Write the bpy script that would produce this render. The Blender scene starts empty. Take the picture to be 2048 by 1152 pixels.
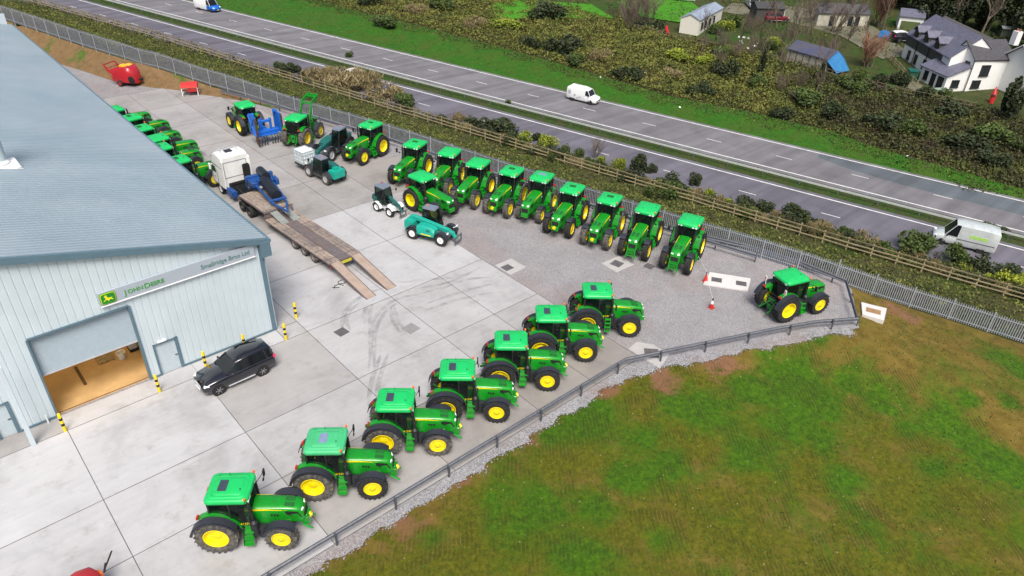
import bpy, bmesh, math, random
import numpy as np
from mathutils import Vector, Matrix
R=math.radians; PI=math.pi
sc=bpy.context.scene; C=sc.collection
# ------------------------------------------------------------ camera, sky, sun
cam=bpy.data.cameras.new("Camera"); co=bpy.data.objects.new("Camera",cam); C.objects.link(co)
cam.sensor_width=36; cam.lens=36*1445.71/2048; cam.clip_start=.1; cam.clip_end=3000
co.matrix_world=Matrix.Translation((0,0,28))@Matrix.Rotation(R(-42.5914),4,'Z')@Matrix.Rotation(R(57.20086),4,'X')@Matrix.Rotation(R(1.93443),4,'Z')
sc.camera=co
w=bpy.data.worlds.new("World"); sc.world=w; w.use_nodes=True
nt=w.node_tree; bgn=nt.nodes['Background']; sky=nt.nodes.new('ShaderNodeTexSky')
sky.sky_type='NISHITA'; sky.sun_disc=False; sky.sun_elevation=R(56); sky.sun_rotation=R(215); sky.dust_density=5; sky.air_density=1.2; sky.ozone_density=1
nt.links.new(sky.outputs[0],bgn.inputs[0]); bgn.inputs[1].default_value=.095
sun=bpy.data.lights.new("Sun",'SUN'); sun.energy=2.7; sun.angle=R(26); sun.color=(1,.96,.91)
so=bpy.data.objects.new("Sun",sun); C.objects.link(so)
# sun stands behind and left of the camera, high in a bright overcast sky
sd=Vector((math.sin(R(215))*math.cos(R(56)),math.cos(R(215))*math.cos(R(56)),math.sin(R(56))))
so.rotation_euler=sd.to_track_quat('Z','Y').to_euler(); so.location=(0,-20,80)
vs=sc.view_settings; vs.view_transform='Standard'; vs.look='None'; vs.exposure=0.48; vs.gamma=1; vs.use_curve_mapping=False
rng=np.random.default_rng(7); random.seed(7)
# ------------------------------------------------------------ materials
MT={}
def pm(name,col,rough=.6,metal=0,var=.12,scale=4,dirt=None,da=0,dscale=1.5,bump=0,bscale=40,coat=0,spec=.5,attr=None,emit=None):
    if name in MT: return MT[name]
    m=bpy.data.materials.new(name); m.use_nodes=True; t=m.node_tree; N=t.nodes; L=t.links; b=N['Principled BSDF']
    b.inputs['Roughness'].default_value=rough; b.inputs['Metallic'].default_value=metal
    b.inputs['Coat Weight'].default_value=coat; b.inputs['Specular IOR Level'].default_value=spec
    tc=N.new('ShaderNodeTexCoord')
    nz=N.new('ShaderNodeTexNoise'); nz.inputs['Scale'].default_value=scale; nz.inputs['Detail'].default_value=6; L.new(tc.outputs['Object'],nz.inputs['Vector'])
    mr=N.new('ShaderNodeMapRange'); mr.inputs[1].default_value=.25; mr.inputs[2].default_value=.75; mr.inputs[3].default_value=1-var; mr.inputs[4].default_value=1+var
    L.new(nz.outputs[0],mr.inputs[0])
    mx=N.new('ShaderNodeVectorMath'); mx.operation='SCALE'; mx.inputs[0].default_value=col[:3]; L.new(mr.outputs[0],mx.inputs['Scale'])
    out=mx.outputs[0]
    if dirt:
        n2=N.new('ShaderNodeTexNoise'); n2.inputs['Scale'].default_value=dscale; n2.inputs['Detail'].default_value=8; n2.inputs['Roughness'].default_value=.65; L.new(tc.outputs['Object'],n2.inputs['Vector'])
        m2=N.new('ShaderNodeMapRange'); m2.inputs[1].default_value=.42; m2.inputs[2].default_value=.7; m2.inputs[3].default_value=0; m2.inputs[4].default_value=da; L.new(n2.outputs[0],m2.inputs[0])
        mi=N.new('ShaderNodeMix'); mi.data_type='RGBA'; L.new(m2.outputs[0],mi.inputs[0]); L.new(out,mi.inputs[6]); mi.inputs[7].default_value=(*dirt,1); out=mi.outputs[2]
    if attr:
        a=N.new('ShaderNodeAttribute'); a.attribute_name='tone'
        cr=N.new('ShaderNodeValToRGB'); L.new(a.outputs['Fac'],cr.inputs[0])
        els=cr.color_ramp.elements
        for i,cc in enumerate(attr):
            if i<2: e=els[i]; e.position=i/(len(attr)-1)
            else: e=els.new(i/(len(attr)-1))
        for i,cc in enumerate(attr): els[i].position=i/(len(attr)-1)
        for i,cc in enumerate(attr): els[i].color=(*cc,1)
        vm=N.new('ShaderNodeVectorMath'); vm.operation='SCALE'; L.new(cr.outputs[0],vm.inputs[0]); L.new(mr.outputs[0],vm.inputs['Scale']); out=vm.outputs[0]
    L.new(out,b.inputs['Base Color'])
    if bump:
        nb=N.new('ShaderNodeTexNoise'); nb.inputs['Scale'].default_value=bscale; nb.inputs['Detail'].default_value=5; L.new(tc.outputs['Object'],nb.inputs['Vector'])
        bp=N.new('ShaderNodeBump'); bp.inputs['Strength'].default_value=bump; bp.inputs['Distance'].default_value=.05; L.new(nb.outputs[0],bp.inputs['Height']); L.new(bp.outputs[0],b.inputs['Normal'])
    if emit: b.inputs['Emission Color'].default_value=(*emit[:3],1); b.inputs['Emission Strength'].default_value=emit[3]
    MT[name]=m; return m
def glassmat(name,tint,rough=.05,through=.35):
    m=bpy.data.materials.new(name); m.use_nodes=True; t=m.node_tree; N=t.nodes; L=t.links; N.remove(N['Principled BSDF'])
    tr=N.new('ShaderNodeBsdfTransparent'); tr.inputs[0].default_value=(*tint,1)
    g=N.new('ShaderNodeBsdfPrincipled'); g.inputs['Base Color'].default_value=(.01,.015,.015,1); g.inputs['Roughness'].default_value=rough
    nz=N.new('ShaderNodeTexNoise'); nz.inputs['Scale'].default_value=3; r=N.new('ShaderNodeMapRange'); r.inputs[3].default_value=1-through-.12; r.inputs[4].default_value=1-through+.12; L.new(nz.outputs[0],r.inputs[0])
    x=N.new('ShaderNodeMixShader'); L.new(r.outputs[0],x.inputs[0]); L.new(tr.outputs[0],x.inputs[1]); L.new(g.outputs[0],x.inputs[2]); L.new(x.outputs[0],N['Material Output'].inputs[0])
    MT[name]=m; return m
green=pm('green_paint',(.005,.27,.014),.3,coat=.4,var=.12,dirt=(.03,.13,.03),da=.45)
roofg=pm('green_roof_plastic_skylit',(.012,.50,.12),.35,var=.08,scale=2,dirt=(.02,.30,.07),da=.45)  # bonnet green in plastic, with the pale sky reflection put into its colour
rooffade=pm('faded_green_roof',(.06,.47,.19),.55,var=.12,scale=3,dirt=(.03,.25,.1),da=.55)
slotg=pm('dark_green_mesh',(.006,.11,.015),.7)
yellow=pm('yellow_paint',(.87,.70,.004),.4,var=.05,dirt=(.5,.36,.02),da=.18,dscale=3)
yellow2=pm('yellow_paint_muddy',(.62,.47,.01),.5,var=.1,dirt=(.3,.22,.08),da=.5,dscale=4)
black=pm('black_plastic',(.017,.018,.022),.5,var=.3)
fender=pm('dark_grey_plastic',(.028,.031,.042),.5,var=.15)
blacktyre=pm('black_rubber',(.017,.017,.018),.85,var=.3,dirt=(.09,.082,.07),da=.25,dscale=5)
dusttyre=pm('dusty_rubber',(.055,.052,.048),.9,var=.3,dirt=(.23,.21,.18),da=.75,dscale=5)
dkmetal=pm('dark_metal',(.03,.032,.034),.5,metal=.3)
seatm=pm('seat_fabric',(.03,.03,.03),.9)
white=pm('white_paint',(.75,.77,.76),.35,var=.04,dirt=(.45,.43,.38),da=.3,dscale=2)
whiteclean=pm('white_clean',(.82,.83,.83),.35,var=.03)
cream=pm('cream_paint',(.80,.81,.78),.4,var=.04,dirt=(.5,.48,.4),da=.35)
lampw=pm('headlamp_lens',(.8,.85,.85),.1,var=.02)
orange=pm('orange_lens',(.8,.16,.02),.3)
redl=pm('red_lens',(.5,.02,.02),.3)
red=pm('red_paint',(.42,.012,.02),.35,coat=.4,dirt=(.25,.03,.03),da=.4)
blue=pm('blue_paint',(.008,.13,.55),.4,dirt=(.02,.06,.2),da=.4)
navy=pm('dark_blue_paint',(.012,.07,.26),.45,dirt=(.03,.05,.1),da=.5)
teal=pm('teal_paint',(.01,.36,.27),.4,var=.06,dirt=(.02,.22,.18),da=.3)
dteal=pm('dark_teal_paint',(.012,.12,.105),.4,dirt=(.02,.05,.05),da=.5)
grey=pm('grey_paint',(.09,.11,.12),.5)
lgrey=pm('light_grey_paint',(.45,.47,.5),.4)
galv=pm('galvanised_steel',(.36,.38,.42),.5,metal=.35,var=.15,scale=3)
galvd=pm('weathered_steel',(.17,.18,.21),.55,metal=.4,var=.2,scale=5)
rust=pm('rusty_steel',(.10,.045,.025),.85,dirt=(.05,.03,.02),da=.7,dscale=4)
wood=pm('weathered_timber',(.36,.29,.165),.85,var=.25,scale=6,dirt=(.17,.15,.08),da=.6)
clad=pm('pale_blue_cladding',(.54,.62,.66),.45,var=.04,scale=.6,dirt=(.46,.54,.58),da=.5,dscale=.5)
trim=pm('slate_blue_trim',(.10,.17,.215),.45,var=.08)
roofm=pm('metal_roof_sheet',(.32,.39,.44),.42,var=.06,scale=.25,dirt=(.21,.29,.36),da=.5,dscale=.15)
shut=pm('shutter_lath',(.33,.40,.45),.45,var=.05)
doorp=pm('door_panel',(.46,.54,.58),.45,var=.05)
signm=pm('sign_panel',(.37,.415,.47),.4,var=.04)
glass=glassmat('cab_glass',(.42,.55,.5),.03,.62)
glassd=glassmat('dark_glass',(.08,.1,.1),.04,.15)
navyp=pm('black_car_paint',(.008,.009,.016),.16,coat=1,var=.1)
tarm=pm('rubber_black_window',(.01,.012,.015),.12,var=.1)
alloy=pm('alloy_wheel',(.42,.43,.45),.35,metal=.7)
blackpaint=pm('matt_black',(.012,.012,.012),.7)
yelpost=pm('bollard_yellow',(.85,.6,.01),.45,var=.06)
# ------------------------------------------------------------ mesh helper
class MB:
    def __init__(s): s.v=[];s.f=[];s.m=[]
    def add(s,vs,fs,mat=0,M=None):
        o=len(s.v)
        if M is not None: vs=[M@Vector(v) for v in vs]
        s.v+= [tuple(v) for v in vs]; s.f+=[tuple(i+o for i in f) for f in fs]; s.m+=[mat]*len(fs); return s
    def box(s,c,d,rot=(0,0,0),mat=0,taper=1,M=None):
        x,y,z=[a/2 for a in d]; t=taper
        vs=[(-x,-y,-z),(x,-y,-z),(x,y,-z),(-x,y,-z),(-x*t,-y*t,z),(x*t,-y*t,z),(x*t,y*t,z),(-x*t,y*t,z)]
        T=Matrix.Translation(c)@Matrix.Rotation(rot[2],4,'Z')@Matrix.Rotation(rot[1],4,'Y')@Matrix.Rotation(rot[0],4,'X')
        if M is not None: T=M@T
        return s.add(vs,[(0,3,2,1),(4,5,6,7),(0,1,5,4),(1,2,6,5),(2,3,7,6),(3,0,4,7)],mat,T)
    def bar(s,a,b,wd,ht=None,mat=0,up=(0,0,1)):
        a=Vector(a);b=Vector(b);d=b-a;L=d.length
        if L<1e-6: return s
        x=d/L; u=Vector(up)
        if abs(x.dot(u))>.98: u=Vector((1,0,0))
        y=u.cross(x).normalized(); z=x.cross(y)
        M=Matrix((x,y,z)).transposed().to_4x4(); M.translation=(a+b)/2
        return s.box((0,0,0),(L,wd,ht or wd),mat=mat,M=M)
    def cyl(s,a,b,r0,r1=None,n=10,mat=0,cap=True):
        a=Vector(a);b=Vector(b);r1=r0 if r1 is None else r1; d=(b-a).normalized()
        u=d.orthogonal().normalized(); v=d.cross(u); vs=[]
        for p,r in ((a,r0),(b,r1)):
            for i in range(n): t=2*PI*i/n; vs.append(p+u*r*math.cos(t)+v*r*math.sin(t))
        fs=[(i,(i+1)%n,n+(i+1)%n,n+i) for i in range(n)]
        if cap: fs+=[tuple(range(n-1,-1,-1)),tuple(range(n,2*n))]
        return s.add(vs,fs,mat)
    def tube(s,pts,r,n=6,mat=0):
        for a,b in zip(pts,pts[1:]): s.cyl(a,b,r,r,n,mat)
        return s
    def loft(s,rings,mat=0,cap=True,closed=True):
        n=len(rings[0]); vs=[p for r in rings for p in r]; fs=[]
        for k in range(len(rings)-1):
            for i in range(n if closed else n-1):
                j=(i+1)%n; fs.append((k*n+i,k*n+j,(k+1)*n+j,(k+1)*n+i))
        if cap: fs+=[tuple(range(n-1,-1,-1)),tuple(range((len(rings)-1)*n,len(rings)*n))]
        return s.add(vs,fs,mat)
    def lathe(s,prof,c=(0,0,0),n=24,mat=0,axis='y',a0=0,a1=2*PI):
        full=abs(a1-a0-2*PI)<1e-4; k=n if full else n+1; vs=[]
        for (h,r) in prof:
            for i in range(k):
                t=a0+(a1-a0)*i/n
                vs.append((c[0]+r*math.cos(t),c[1]+h,c[2]+r*math.sin(t)) if axis=='y' else (c[0]+r*math.cos(t),c[1]+r*math.sin(t),c[2]+h))
        fs=[]
        for a in range(len(prof)-1):
            for i in range(n):
                j=(i+1)%k; fs.append((a*k+i,a*k+j,(a+1)*k+j,(a+1)*k+i))
        return s.add(vs,fs,mat)
    def prism(s,poly,y0,y1,mat=0):   # polygon in x,z extruded along y
        n=len(poly); vs=[(x,y0,z) for x,z in poly]+[(x,y1,z) for x,z in poly]
        return s.add(vs,[tuple(range(n)),tuple(range(2*n-1,n-1,-1))]+[(i,n+i,n+(i+1)%n,(i+1)%n) for i in range(n)],mat)
    def arc(s,c,r0,r1,a0,a1,y0,y1,n=12,mat=0):  # curved mudguard shell
        rings=[]
        for i in range(n+1):
            t=a0+(a1-a0)*i/n; q=[]
            for (y,r) in ((y0,r0),(y1,r0),(y1,r1),(y0,r1)): q.append((c[0]+r*math.cos(t),c[1]+y,c[2]+r*math.sin(t)))
            rings.append(q)
        return s.loft(rings,mat)
    def build(s,name,mats,parent=None,smooth=35,bevel=0,segs=1,loc=None):
        me=bpy.data.meshes.new(name); me.from_pydata(s.v,[],s.f)
        if not isinstance(mats,(list,tuple)): mats=[mats]
        for m in mats: me.materials.append(m)
        me.polygons.foreach_set('material_index',s.m)
        bm=bmesh.new(); bm.from_mesh(me); bmesh.ops.recalc_face_normals(bm,faces=bm.faces)
        if bevel: bmesh.ops.bevel(bm,geom=[e for e in bm.edges if len(e.link_faces)==2 and e.calc_face_angle(0)>.6],offset=bevel,segments=segs,affect='EDGES',clamp_overlap=True)
        bm.to_mesh(me); bm.free()
        if smooth:
            me.polygons.foreach_set('use_smooth',[True]*len(me.polygons)); me.set_sharp_from_angle(angle=R(smooth))
        me.update(); o=bpy.data.objects.new(name,me); C.objects.link(o)
        if parent: o.parent=parent
        if loc: o.location=loc
        return o
def tag(o,label,cat=None,group=None,kind=None):
    if label:o['label']=label
    if cat:o['category']=cat
    if group:o['group']=group
    if kind:o['kind']=kind
    return o
def empty(name,loc=(0,0,0),rz=0):
    o=bpy.data.objects.new(name,None); C.objects.link(o); o.location=loc; o.rotation_euler=(0,0,rz); return o
def struct(name,o=None): o['kind']='structure'; return o
KIDS={}
def kids(o): return [c for c in bpy.data.objects if c.parent==o]
def copy_tree(o,parent=None,kk=None):
    c=o.copy(); C.objects.link(c)
    if parent: c.parent=parent
    for ch in kids(o): copy_tree(ch,c)
    return c
def rrect(cx,cy,hx,hy,r,z,n=4):
    q=[]
    for sx,sy,a in ((1,1,0),(-1,1,90),(-1,-1,180),(1,-1,270)):
        for i in range(n+1):
            t=R(a+90*i/n); q.append((cx+sx*(hx-r)+r*math.cos(t),cy+sy*(hy-r)+r*math.sin(t),z))
    return q
# ------------------------------------------------------------ lie of the land
e=np.array([math.cos(R(-67)),math.sin(R(-67))]); n_=np.array([-e[1],e[0]])
zr=lambda s:-4.5-.025*s
pv=np.polyval
near_in=lambda s:pv([8.0e-5,-.0972,77.43],s)
far_in=lambda s:pv([5.4e-5,-.0993,81.98],s)
far_out=lambda s:pv([7.5e-5,-.0955,90.25],s)
near_out=lambda s:near_in(s)-8.3
FS=[-320,-160,-109,-98,-91,-84,-77,-73,-70,-62,-56,-40,-27,-13,-3,1.2,3.3,6.6,9.2,12,15.8,22,120]
FU=[92,71,65.5,64,62.9,62.2,62.3,62.3,62.3,62.1,61.1,58.9,56.4,53.9,52.6,51.9,52.1,52.9,53.6,53.95,54.3,54.6,48]
FZ=[6,3.2,2.4,2.15,2.0,1.8,1.3,.9,.55,.15,0,0,0,0,0,0,-.42,-1.2,-1.83,-2.23,-2.8,-3.4,-9]
uf=lambda s:np.interp(s,FS,FU); zf=lambda s:np.interp(s,FS,FZ)
WS=[-320,-123,-95,-71,-45,-25,-6,17,120]; WU=[104,80.9,77.8,73.9,70.6,67.7,65,62.2,51.5]
uw=lambda s:np.interp(s,WS,WU); zw=lambda s:zr(s)+1.4
VS=[-320,-111,-84,-63,-48,-31,-22,-11,0,6,13,20,120]; VU=[150,119.5,113.5,110,106.5,102,99.3,99.2,97.5,94.5,93,90.6,83.5]
uv=lambda s:np.maximum(np.interp(s,VS,VU),far_out(s)+2.5)
TS=[-320,-90,-50,-28,-15,-7,7,15.7,21,120]; TU=[180,141,130.5,122.5,119.5,116.5,110,108.5,105,90]
ut=lambda s:np.interp(s,TS,TU); zp=lambda s:np.interp(s,[-320,-60,-30,120],[2,-.6,-1.5,-1.9])
def P2(s,u): return s*e[0]+u*n_[0], s*e[1]+u*n_[1]
def SU(x,y): return x*e[0]+y*e[1], x*n_[0]+y*n_[1]
def ss(t): t=np.clip(t,0,1); return t*t*(3-2*t)
YARD=[(-60,20.6),(28.8,20.45),(32,19.2),(35.3,17.8),(38.7,16.4),(41.6,15.0),(44.3,13.5),(48.6,16.2),(49.3,17.2),(48.3,19.9),(47.4,23.5),(46.3,27.0)]
for s in (-3,-13,-27,-40,-56): x,y=P2(s,float(uf(s))-.15); YARD.append((x,y))
YARD+=[(33.2,77.5),(31.3,82.2),(28.6,86.4),(27.4,89.2),(25.1,92.6),(22.5,97.4),(20.6,104.8),(19.0,110),(14,128),(-60,150)]
YA=np.array(YARD)
def sdist(x,y):
    x=np.asarray(x,float);y=np.asarray(y,float); d=np.full(x.shape,1e9); ins=np.zeros(x.shape,bool)
    for i in range(len(YA)):
        a=YA[i-1];b=YA[i]; ab=b-a; t=np.clip(((x-a[0])*ab[0]+(y-a[1])*ab[1])/(ab@ab),0,1)
        d=np.minimum(d,np.hypot(x-a[0]-t*ab[0],y-a[1]-t*ab[1]))
        c=((a[1]>y)!=(b[1]>y)); with_=a[0]+(y-a[1])*ab[0]/(ab[1] if abs(ab[1])>1e-9 else 1e-9); ins^=c&(x<with_)
    return np.where(ins,-d,d)
def fbm(x,y,sc_,seed=0,o=4):
    r=0;a=1;f=1/sc_;g=np.random.default_rng(seed)
    for k in range(o):
        for j in range(3):
            an=g.uniform(0,2*PI);ph=g.uniform(0,2*PI); r=r+a/3*np.sin((x*math.cos(an)+y*math.sin(an))*f*2*PI+ph+1.3*np.sin((x*math.sin(an)-y*math.cos(an))*f*3+ph))
        a*=.5;f*=2.1
    return r
def T(x,y):
    x=np.asarray(x,float);y=np.asarray(y,float); s,u=SU(x,y)
    f=uf(s);w_=uw(s);r0=near_out(s);r1=far_out(s)+.7;v=uv(s);t_=ut(s)
    d=sdist(x,y); df=np.maximum(f-u,0); dd=np.maximum(d,0)
    near=zf(s)*dd/(dd+df+.4)-.03-.7*ss(dd/2.5)*ss((s+5)/8)*ss((46-u)/7) -.3*np.clip(-d/1.0,0,1)+.05*fbm(x,y,5,1)*ss(dd/2)
    z=zr(s)
    a=zf(s)-.05+(zw(s)-zf(s))*ss((u-f)/(w_-f)); b=zw(s)+(z-zw(s))*ss((u-w_)/(r0-w_))
    vz=z+.5; g1=z+.5*ss((u-r1)/(v-r1)); zz=zp(s)
    em=vz+(zz-vz)*((u-v)/(t_-v))**.8 if False else vz+(zz-vz)*np.clip((u-v)/(t_-v),0,1)**.85
    em=em+.35*fbm(x,y,9,2)*np.clip((u-v)/4,0,1)*np.clip((t_-u)/4,0,1)
    pl=zz+np.maximum(u-t_-5,0)*.035+.1*fbm(x,y,14,3)*ss((u-t_)/8)
    o=np.where(u<f,near,np.where(u<w_,a,np.where(u<r0,b,np.where(u<r1,z,np.where(u<v,g1,np.where(u<t_,em,pl))))))
    return o
def Tz(x,y): return float(T(np.array([x]),np.array([y]))[0])
def gridmesh(name,X,Y,Z,mats,tone=None,midx=None):
    ni,nj=X.shape; V=np.stack([X,Y,Z],-1).reshape(-1,3); ii,jj=np.meshgrid(np.arange(ni-1),np.arange(nj-1),indexing='ij')
    a=(ii*nj+jj).ravel(); F=np.stack([a,a+nj,a+nj+1,a+1],-1)
    me=bpy.data.meshes.new(name); me.vertices.add(len(V)); me.vertices.foreach_set('co',V.ravel())
    me.loops.add(F.size); me.loops.foreach_set('vertex_index',F.ravel()); me.polygons.add(len(F)); me.polygons.foreach_set('loop_start',np.arange(0,F.size,4)); me.update(calc_edges=True)
    me.polygons.foreach_set('use_smooth',[True]*len(F))
    for m in (mats if isinstance(mats,list) else [mats]): me.materials.append(m)
    me.update()
    if me.polygons[0].normal.z<0: me.flip_normals()
    o=bpy.data.objects.new(name,me); C.objects.link(o); return o
def ribbon(name,ua,ub,s0,s1,ds,nu,mat,dz=0,edge=0,zfn=None):
    S=np.arange(s0,s1+ds/2,ds); t=np.linspace(0,1,nu+1); A=ua(S)[:,None]; B=ub(S)[:,None]
    U=A+(B-A)*t; S2=np.repeat(S[:,None],nu+1,1)
    if edge: U[:,0]+=edge*fbm(S,S*0,6,11); U[:,-1]+=edge*fbm(S,S*0,5,12)
    X,Y=P2(S2,U); Z=(T(X,Y) if zfn is None else zfn(S2))+dz
    return gridmesh(name,X,Y,Z,mat)
# ------------------------------------------------------------ ground materials
def ramp(N,L,src,stops):
    c=N.new('ShaderNodeValToRGB'); L.new(src,c.inputs[0]); el=c.color_ramp.elements
    while len(el)<len(stops): el.new(.5)
    for i,(p,cc) in enumerate(stops): el[i].position=p
    for i,(p,cc) in enumerate(stops): el[i].position=p; el[i].color=(*cc,1) if len(cc)==3 else cc
    return c
def noise(N,L,tc,scale,det=6,rough=.55,dist=0,vec=None):
    n=N.new('ShaderNodeTexNoise'); n.inputs['Scale'].default_value=scale; n.inputs['Detail'].default_value=det; n.inputs['Roughness'].default_value=rough; n.inputs['Distortion'].default_value=dist
    L.new(vec or tc.outputs['Object'],n.inputs['Vector']); return n.outputs[0]
def mixc(N,L,f,a,b,mode='MIX'):
    m=N.new('ShaderNodeMix'); m.data_type='RGBA'; m.blend_type=mode
    if isinstance(f,float): m.inputs[0].default_value=f
    else: L.new(f,m.inputs[0])
    for i,q in ((6,a),(7,b)):
        if isinstance(q,tuple): m.inputs[i].default_value=(*q,1)
        else: L.new(q,m.inputs[i])
    return m.outputs[2]
def newmat(name,rough=.9):
    m=bpy.data.materials.new(name); m.use_nodes=True; t=m.node_tree; b=t.nodes['Principled BSDF']; b.inputs['Roughness'].default_value=rough; b.inputs['Specular IOR Level'].default_value=.25
    tc=t.nodes.new('ShaderNodeTexCoord'); MT[name]=m; return m,t.nodes,t.links,b,tc
def bumpn(N,L,b,h,st,dist=.05):
    p=N.new('ShaderNodeBump'); p.inputs['Strength'].default_value=st; p.inputs['Distance'].default_value=dist; L.new(h,p.inputs['Height']); L.new(p.outputs[0],b.inputs['Normal'])
def field_mat():
    m,N,L,b,tc=newmat('rough_grass_field',.95)
    # tracked-machine tread marks: short dashes in long curving passes
    mp=N.new('ShaderNodeMapping'); mp.inputs['Rotation'].default_value=(0,0,R(40)); L.new(tc.outputs['Object'],mp.inputs[0])
    wv=N.new('ShaderNodeTexWave'); wv.bands_direction='X'; wv.inputs['Scale'].default_value=1.55; wv.inputs['Distortion'].default_value=5; wv.inputs['Detail'].default_value=3; wv.inputs['Detail Scale'].default_value=.35; wv.inputs['Detail Roughness'].default_value=.6; L.new(mp.outputs[0],wv.inputs[0])
    wm=ramp(N,L,wv.outputs['Fac'],[(.1,(0,0,0)),(.35,(1,1,1))]).outputs[0]
    lane=ramp(N,L,noise(N,L,tc,.55,5,.7,1.0),[(.47,(0,0,0)),(.60,(1,1,1))]).outputs[0]
    soil=ramp(N,L,noise(N,L,tc,1.1,8,.7),[(.25,(.06,.045,.008)),(.43,(.125,.092,.016)),(.58,(.19,.137,.03)),(.78,(.27,.195,.055))]).outputs[0]
    def addm(attr,nsc,amt,lo,hi,bias=0):
        A=N.new('ShaderNodeAttribute'); A.attribute_name=attr; n1=noise(N,L,tc,nsc,8,.72,.4)
        ma=N.new('ShaderNodeMath'); ma.operation='MULTIPLY_ADD'; L.new(A.outputs['Fac'],ma.inputs[0]); ma.inputs[1].default_value=amt; L.new(n1,ma.inputs[2])
        return ramp(N,L,ma.outputs[0],[(lo,(0,0,0)),(hi,(1,1,1))]).outputs[0]
    soil=mixc(N,L,addm('red',.5,.34,.66,.82),soil,(.21,.10,.05))
    grass=ramp(N,L,noise(N,L,tc,3.2,9,.75),[(.3,(.018,.052,.002)),(.5,(.048,.125,.003)),(.7,(.10,.19,.006))]).outputs[0]
    olive=ramp(N,L,noise(N,L,tc,4,9,.75),[(.3,(.042,.054,.003)),(.5,(.098,.105,.005)),(.7,(.175,.165,.012))]).outputs[0]
    c=mixc(N,L,ramp(N,L,noise(N,L,tc,.35,8,.72),[(.34,(0,0,0)),(.50,(1,1,1))]).outputs[0],soil,olive)
    g=addm('green',.20,.28,.52,.72)
    soily=mixc(N,L,.35,soil,(.185,.125,.018))
    c=mixc(N,L,addm('soil',.5,.5,.58,.80),c,soily)
    c=mixc(N,L,g,c,grass); c=mixc(N,L,addm('red',.5,.4,.68,.84),c,(.23,.115,.06))
    dk=N.new('ShaderNodeMath'); dk.operation='MULTIPLY'; L.new(wm,dk.inputs[0]); L.new(lane,dk.inputs[1])
    d2=N.new('ShaderNodeMath'); d2.operation='MULTIPLY'; L.new(dk.outputs[0],d2.inputs[0]); d2.inputs[1].default_value=.5
    c=mixc(N,L,d2.outputs[0],c,(.04,.042,.006))
    sp=N.new('ShaderNodeTexVoronoi'); sp.inputs['Scale'].default_value=1.6; L.new(tc.outputs['Object'],sp.inputs[0])
    st=ramp(N,L,sp.outputs['Distance'],[(.045,(1,1,1)),(.07,(0,0,0))]).outputs[0]
    c=mixc(N,L,st,c,(.36,.31,.15)); L.new(c,b.inputs['Base Color'])
    h=mixc(N,L,.5,noise(N,L,tc,6,8,.7),noise(N,L,tc,28,4,.7)); bumpn(N,L,b,h,.9,.12); return m
def grass_mat(name,cols,scale=2.5,scale2=.3,patch=None,lo=.45,hi=.6):
    m,N,L,b,tc=newmat(name,.95)
    c=ramp(N,L,noise(N,L,tc,scale,9,.75),[(.25,cols[0]),(.5,cols[1]),(.78,cols[2])]).outputs[0]
    if patch: 
        p=ramp(N,L,noise(N,L,tc,scale*1.3,8,.7),[(.25,patch[0]),(.75,patch[1])]).outputs[0]
        c=mixc(N,L,ramp(N,L,noise(N,L,tc,scale2,7,.7),[(lo,(0,0,0)),(hi,(1,1,1))]).outputs[0],c,p)
    L.new(c,b.inputs['Base Color']); bumpn(N,L,b,noise(N,L,tc,scale*3,6,.7),1,.15); return m
def gravel_mat(name,lo,hi,redamt=.5):
    m,N,L,b,tc=newmat(name,.9)
    v=N.new('ShaderNodeTexVoronoi'); v.inputs['Scale'].default_value=17; L.new(tc.outputs['Object'],v.inputs[0])
    bw=N.new('ShaderNodeRGBToBW'); L.new(v.outputs['Color'],bw.inputs[0])
    c=ramp(N,L,bw.outputs[0],[(.1,lo),(.5,tuple((a+b_)/2 for a,b_ in zip(lo,hi))),(.9,hi)]).outputs[0]
    pt=ramp(N,L,noise(N,L,tc,.18,6,.6),[(.48,(0,0,0)),(.68,(redamt,)*3)]).outputs[0]
    c=mixc(N,L,pt,c,(.30,.225,.20))
    c=mixc(N,L,.55,c,ramp(N,L,noise(N,L,tc,.5,7,.65),[(.3,(.68,)*3),(.7,(1.1,)*3)]).outputs[0],'MULTIPLY')
    L.new(c,b.inputs['Base Color']); bumpn(N,L,b,v.outputs['Distance'],.7,.04); return m
def concrete_mat():
    m,N,L,b,tc=newmat('yard_concrete',.8)
    a=N.new('ShaderNodeAttribute'); a.attribute_name='tone'
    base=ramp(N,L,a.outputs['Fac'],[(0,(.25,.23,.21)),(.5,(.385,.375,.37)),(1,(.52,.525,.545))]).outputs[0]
    c=mixc(N,L,.8,base,ramp(N,L,noise(N,L,tc,.22,9,.68,.4),[(.3,(.62,.61,.60)),(.5,(.92,.92,.92)),(.7,(1.06,1.06,1.06))]).outputs[0],'MULTIPLY')
    mp=N.new('ShaderNodeMapping'); mp.inputs['Scale'].default_value=(.25,2.6,1); L.new(tc.outputs['Object'],mp.inputs[0])
    c=mixc(N,L,.6,c,ramp(N,L,noise(N,L,tc,1.3,6,.6,.3,mp.outputs[0]),[(.3,(.9,.9,.9)),(.7,(1.04,1.04,1.04))]).outputs[0],'MULTIPLY')
    st=ramp(N,L,noise(N,L,tc,.75,7,.7),[(.55,(0,0,0)),(.75,(.6,)*3)]).outputs[0]
    c=mixc(N,L,st,c,(.25,.225,.20))
    c=mixc(N,L,ramp(N,L,noise(N,L,tc,2.6,5,.6),[(.70,(0,0,0)),(.76,(.55,)*3)]).outputs[0],c,(.14,.13,.12))
    L.new(c,b.inputs['Base Color']); bumpn(N,L,b,noise(N,L,tc,40,4,.6),.12,.02)
    rr=ramp(N,L,noise(N,L,tc,.3,5,.6),[(.35,(.55,)*3),(.65,(.85,)*3)]).outputs[0]; L.new(rr,b.inputs['Roughness']); return m
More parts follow.
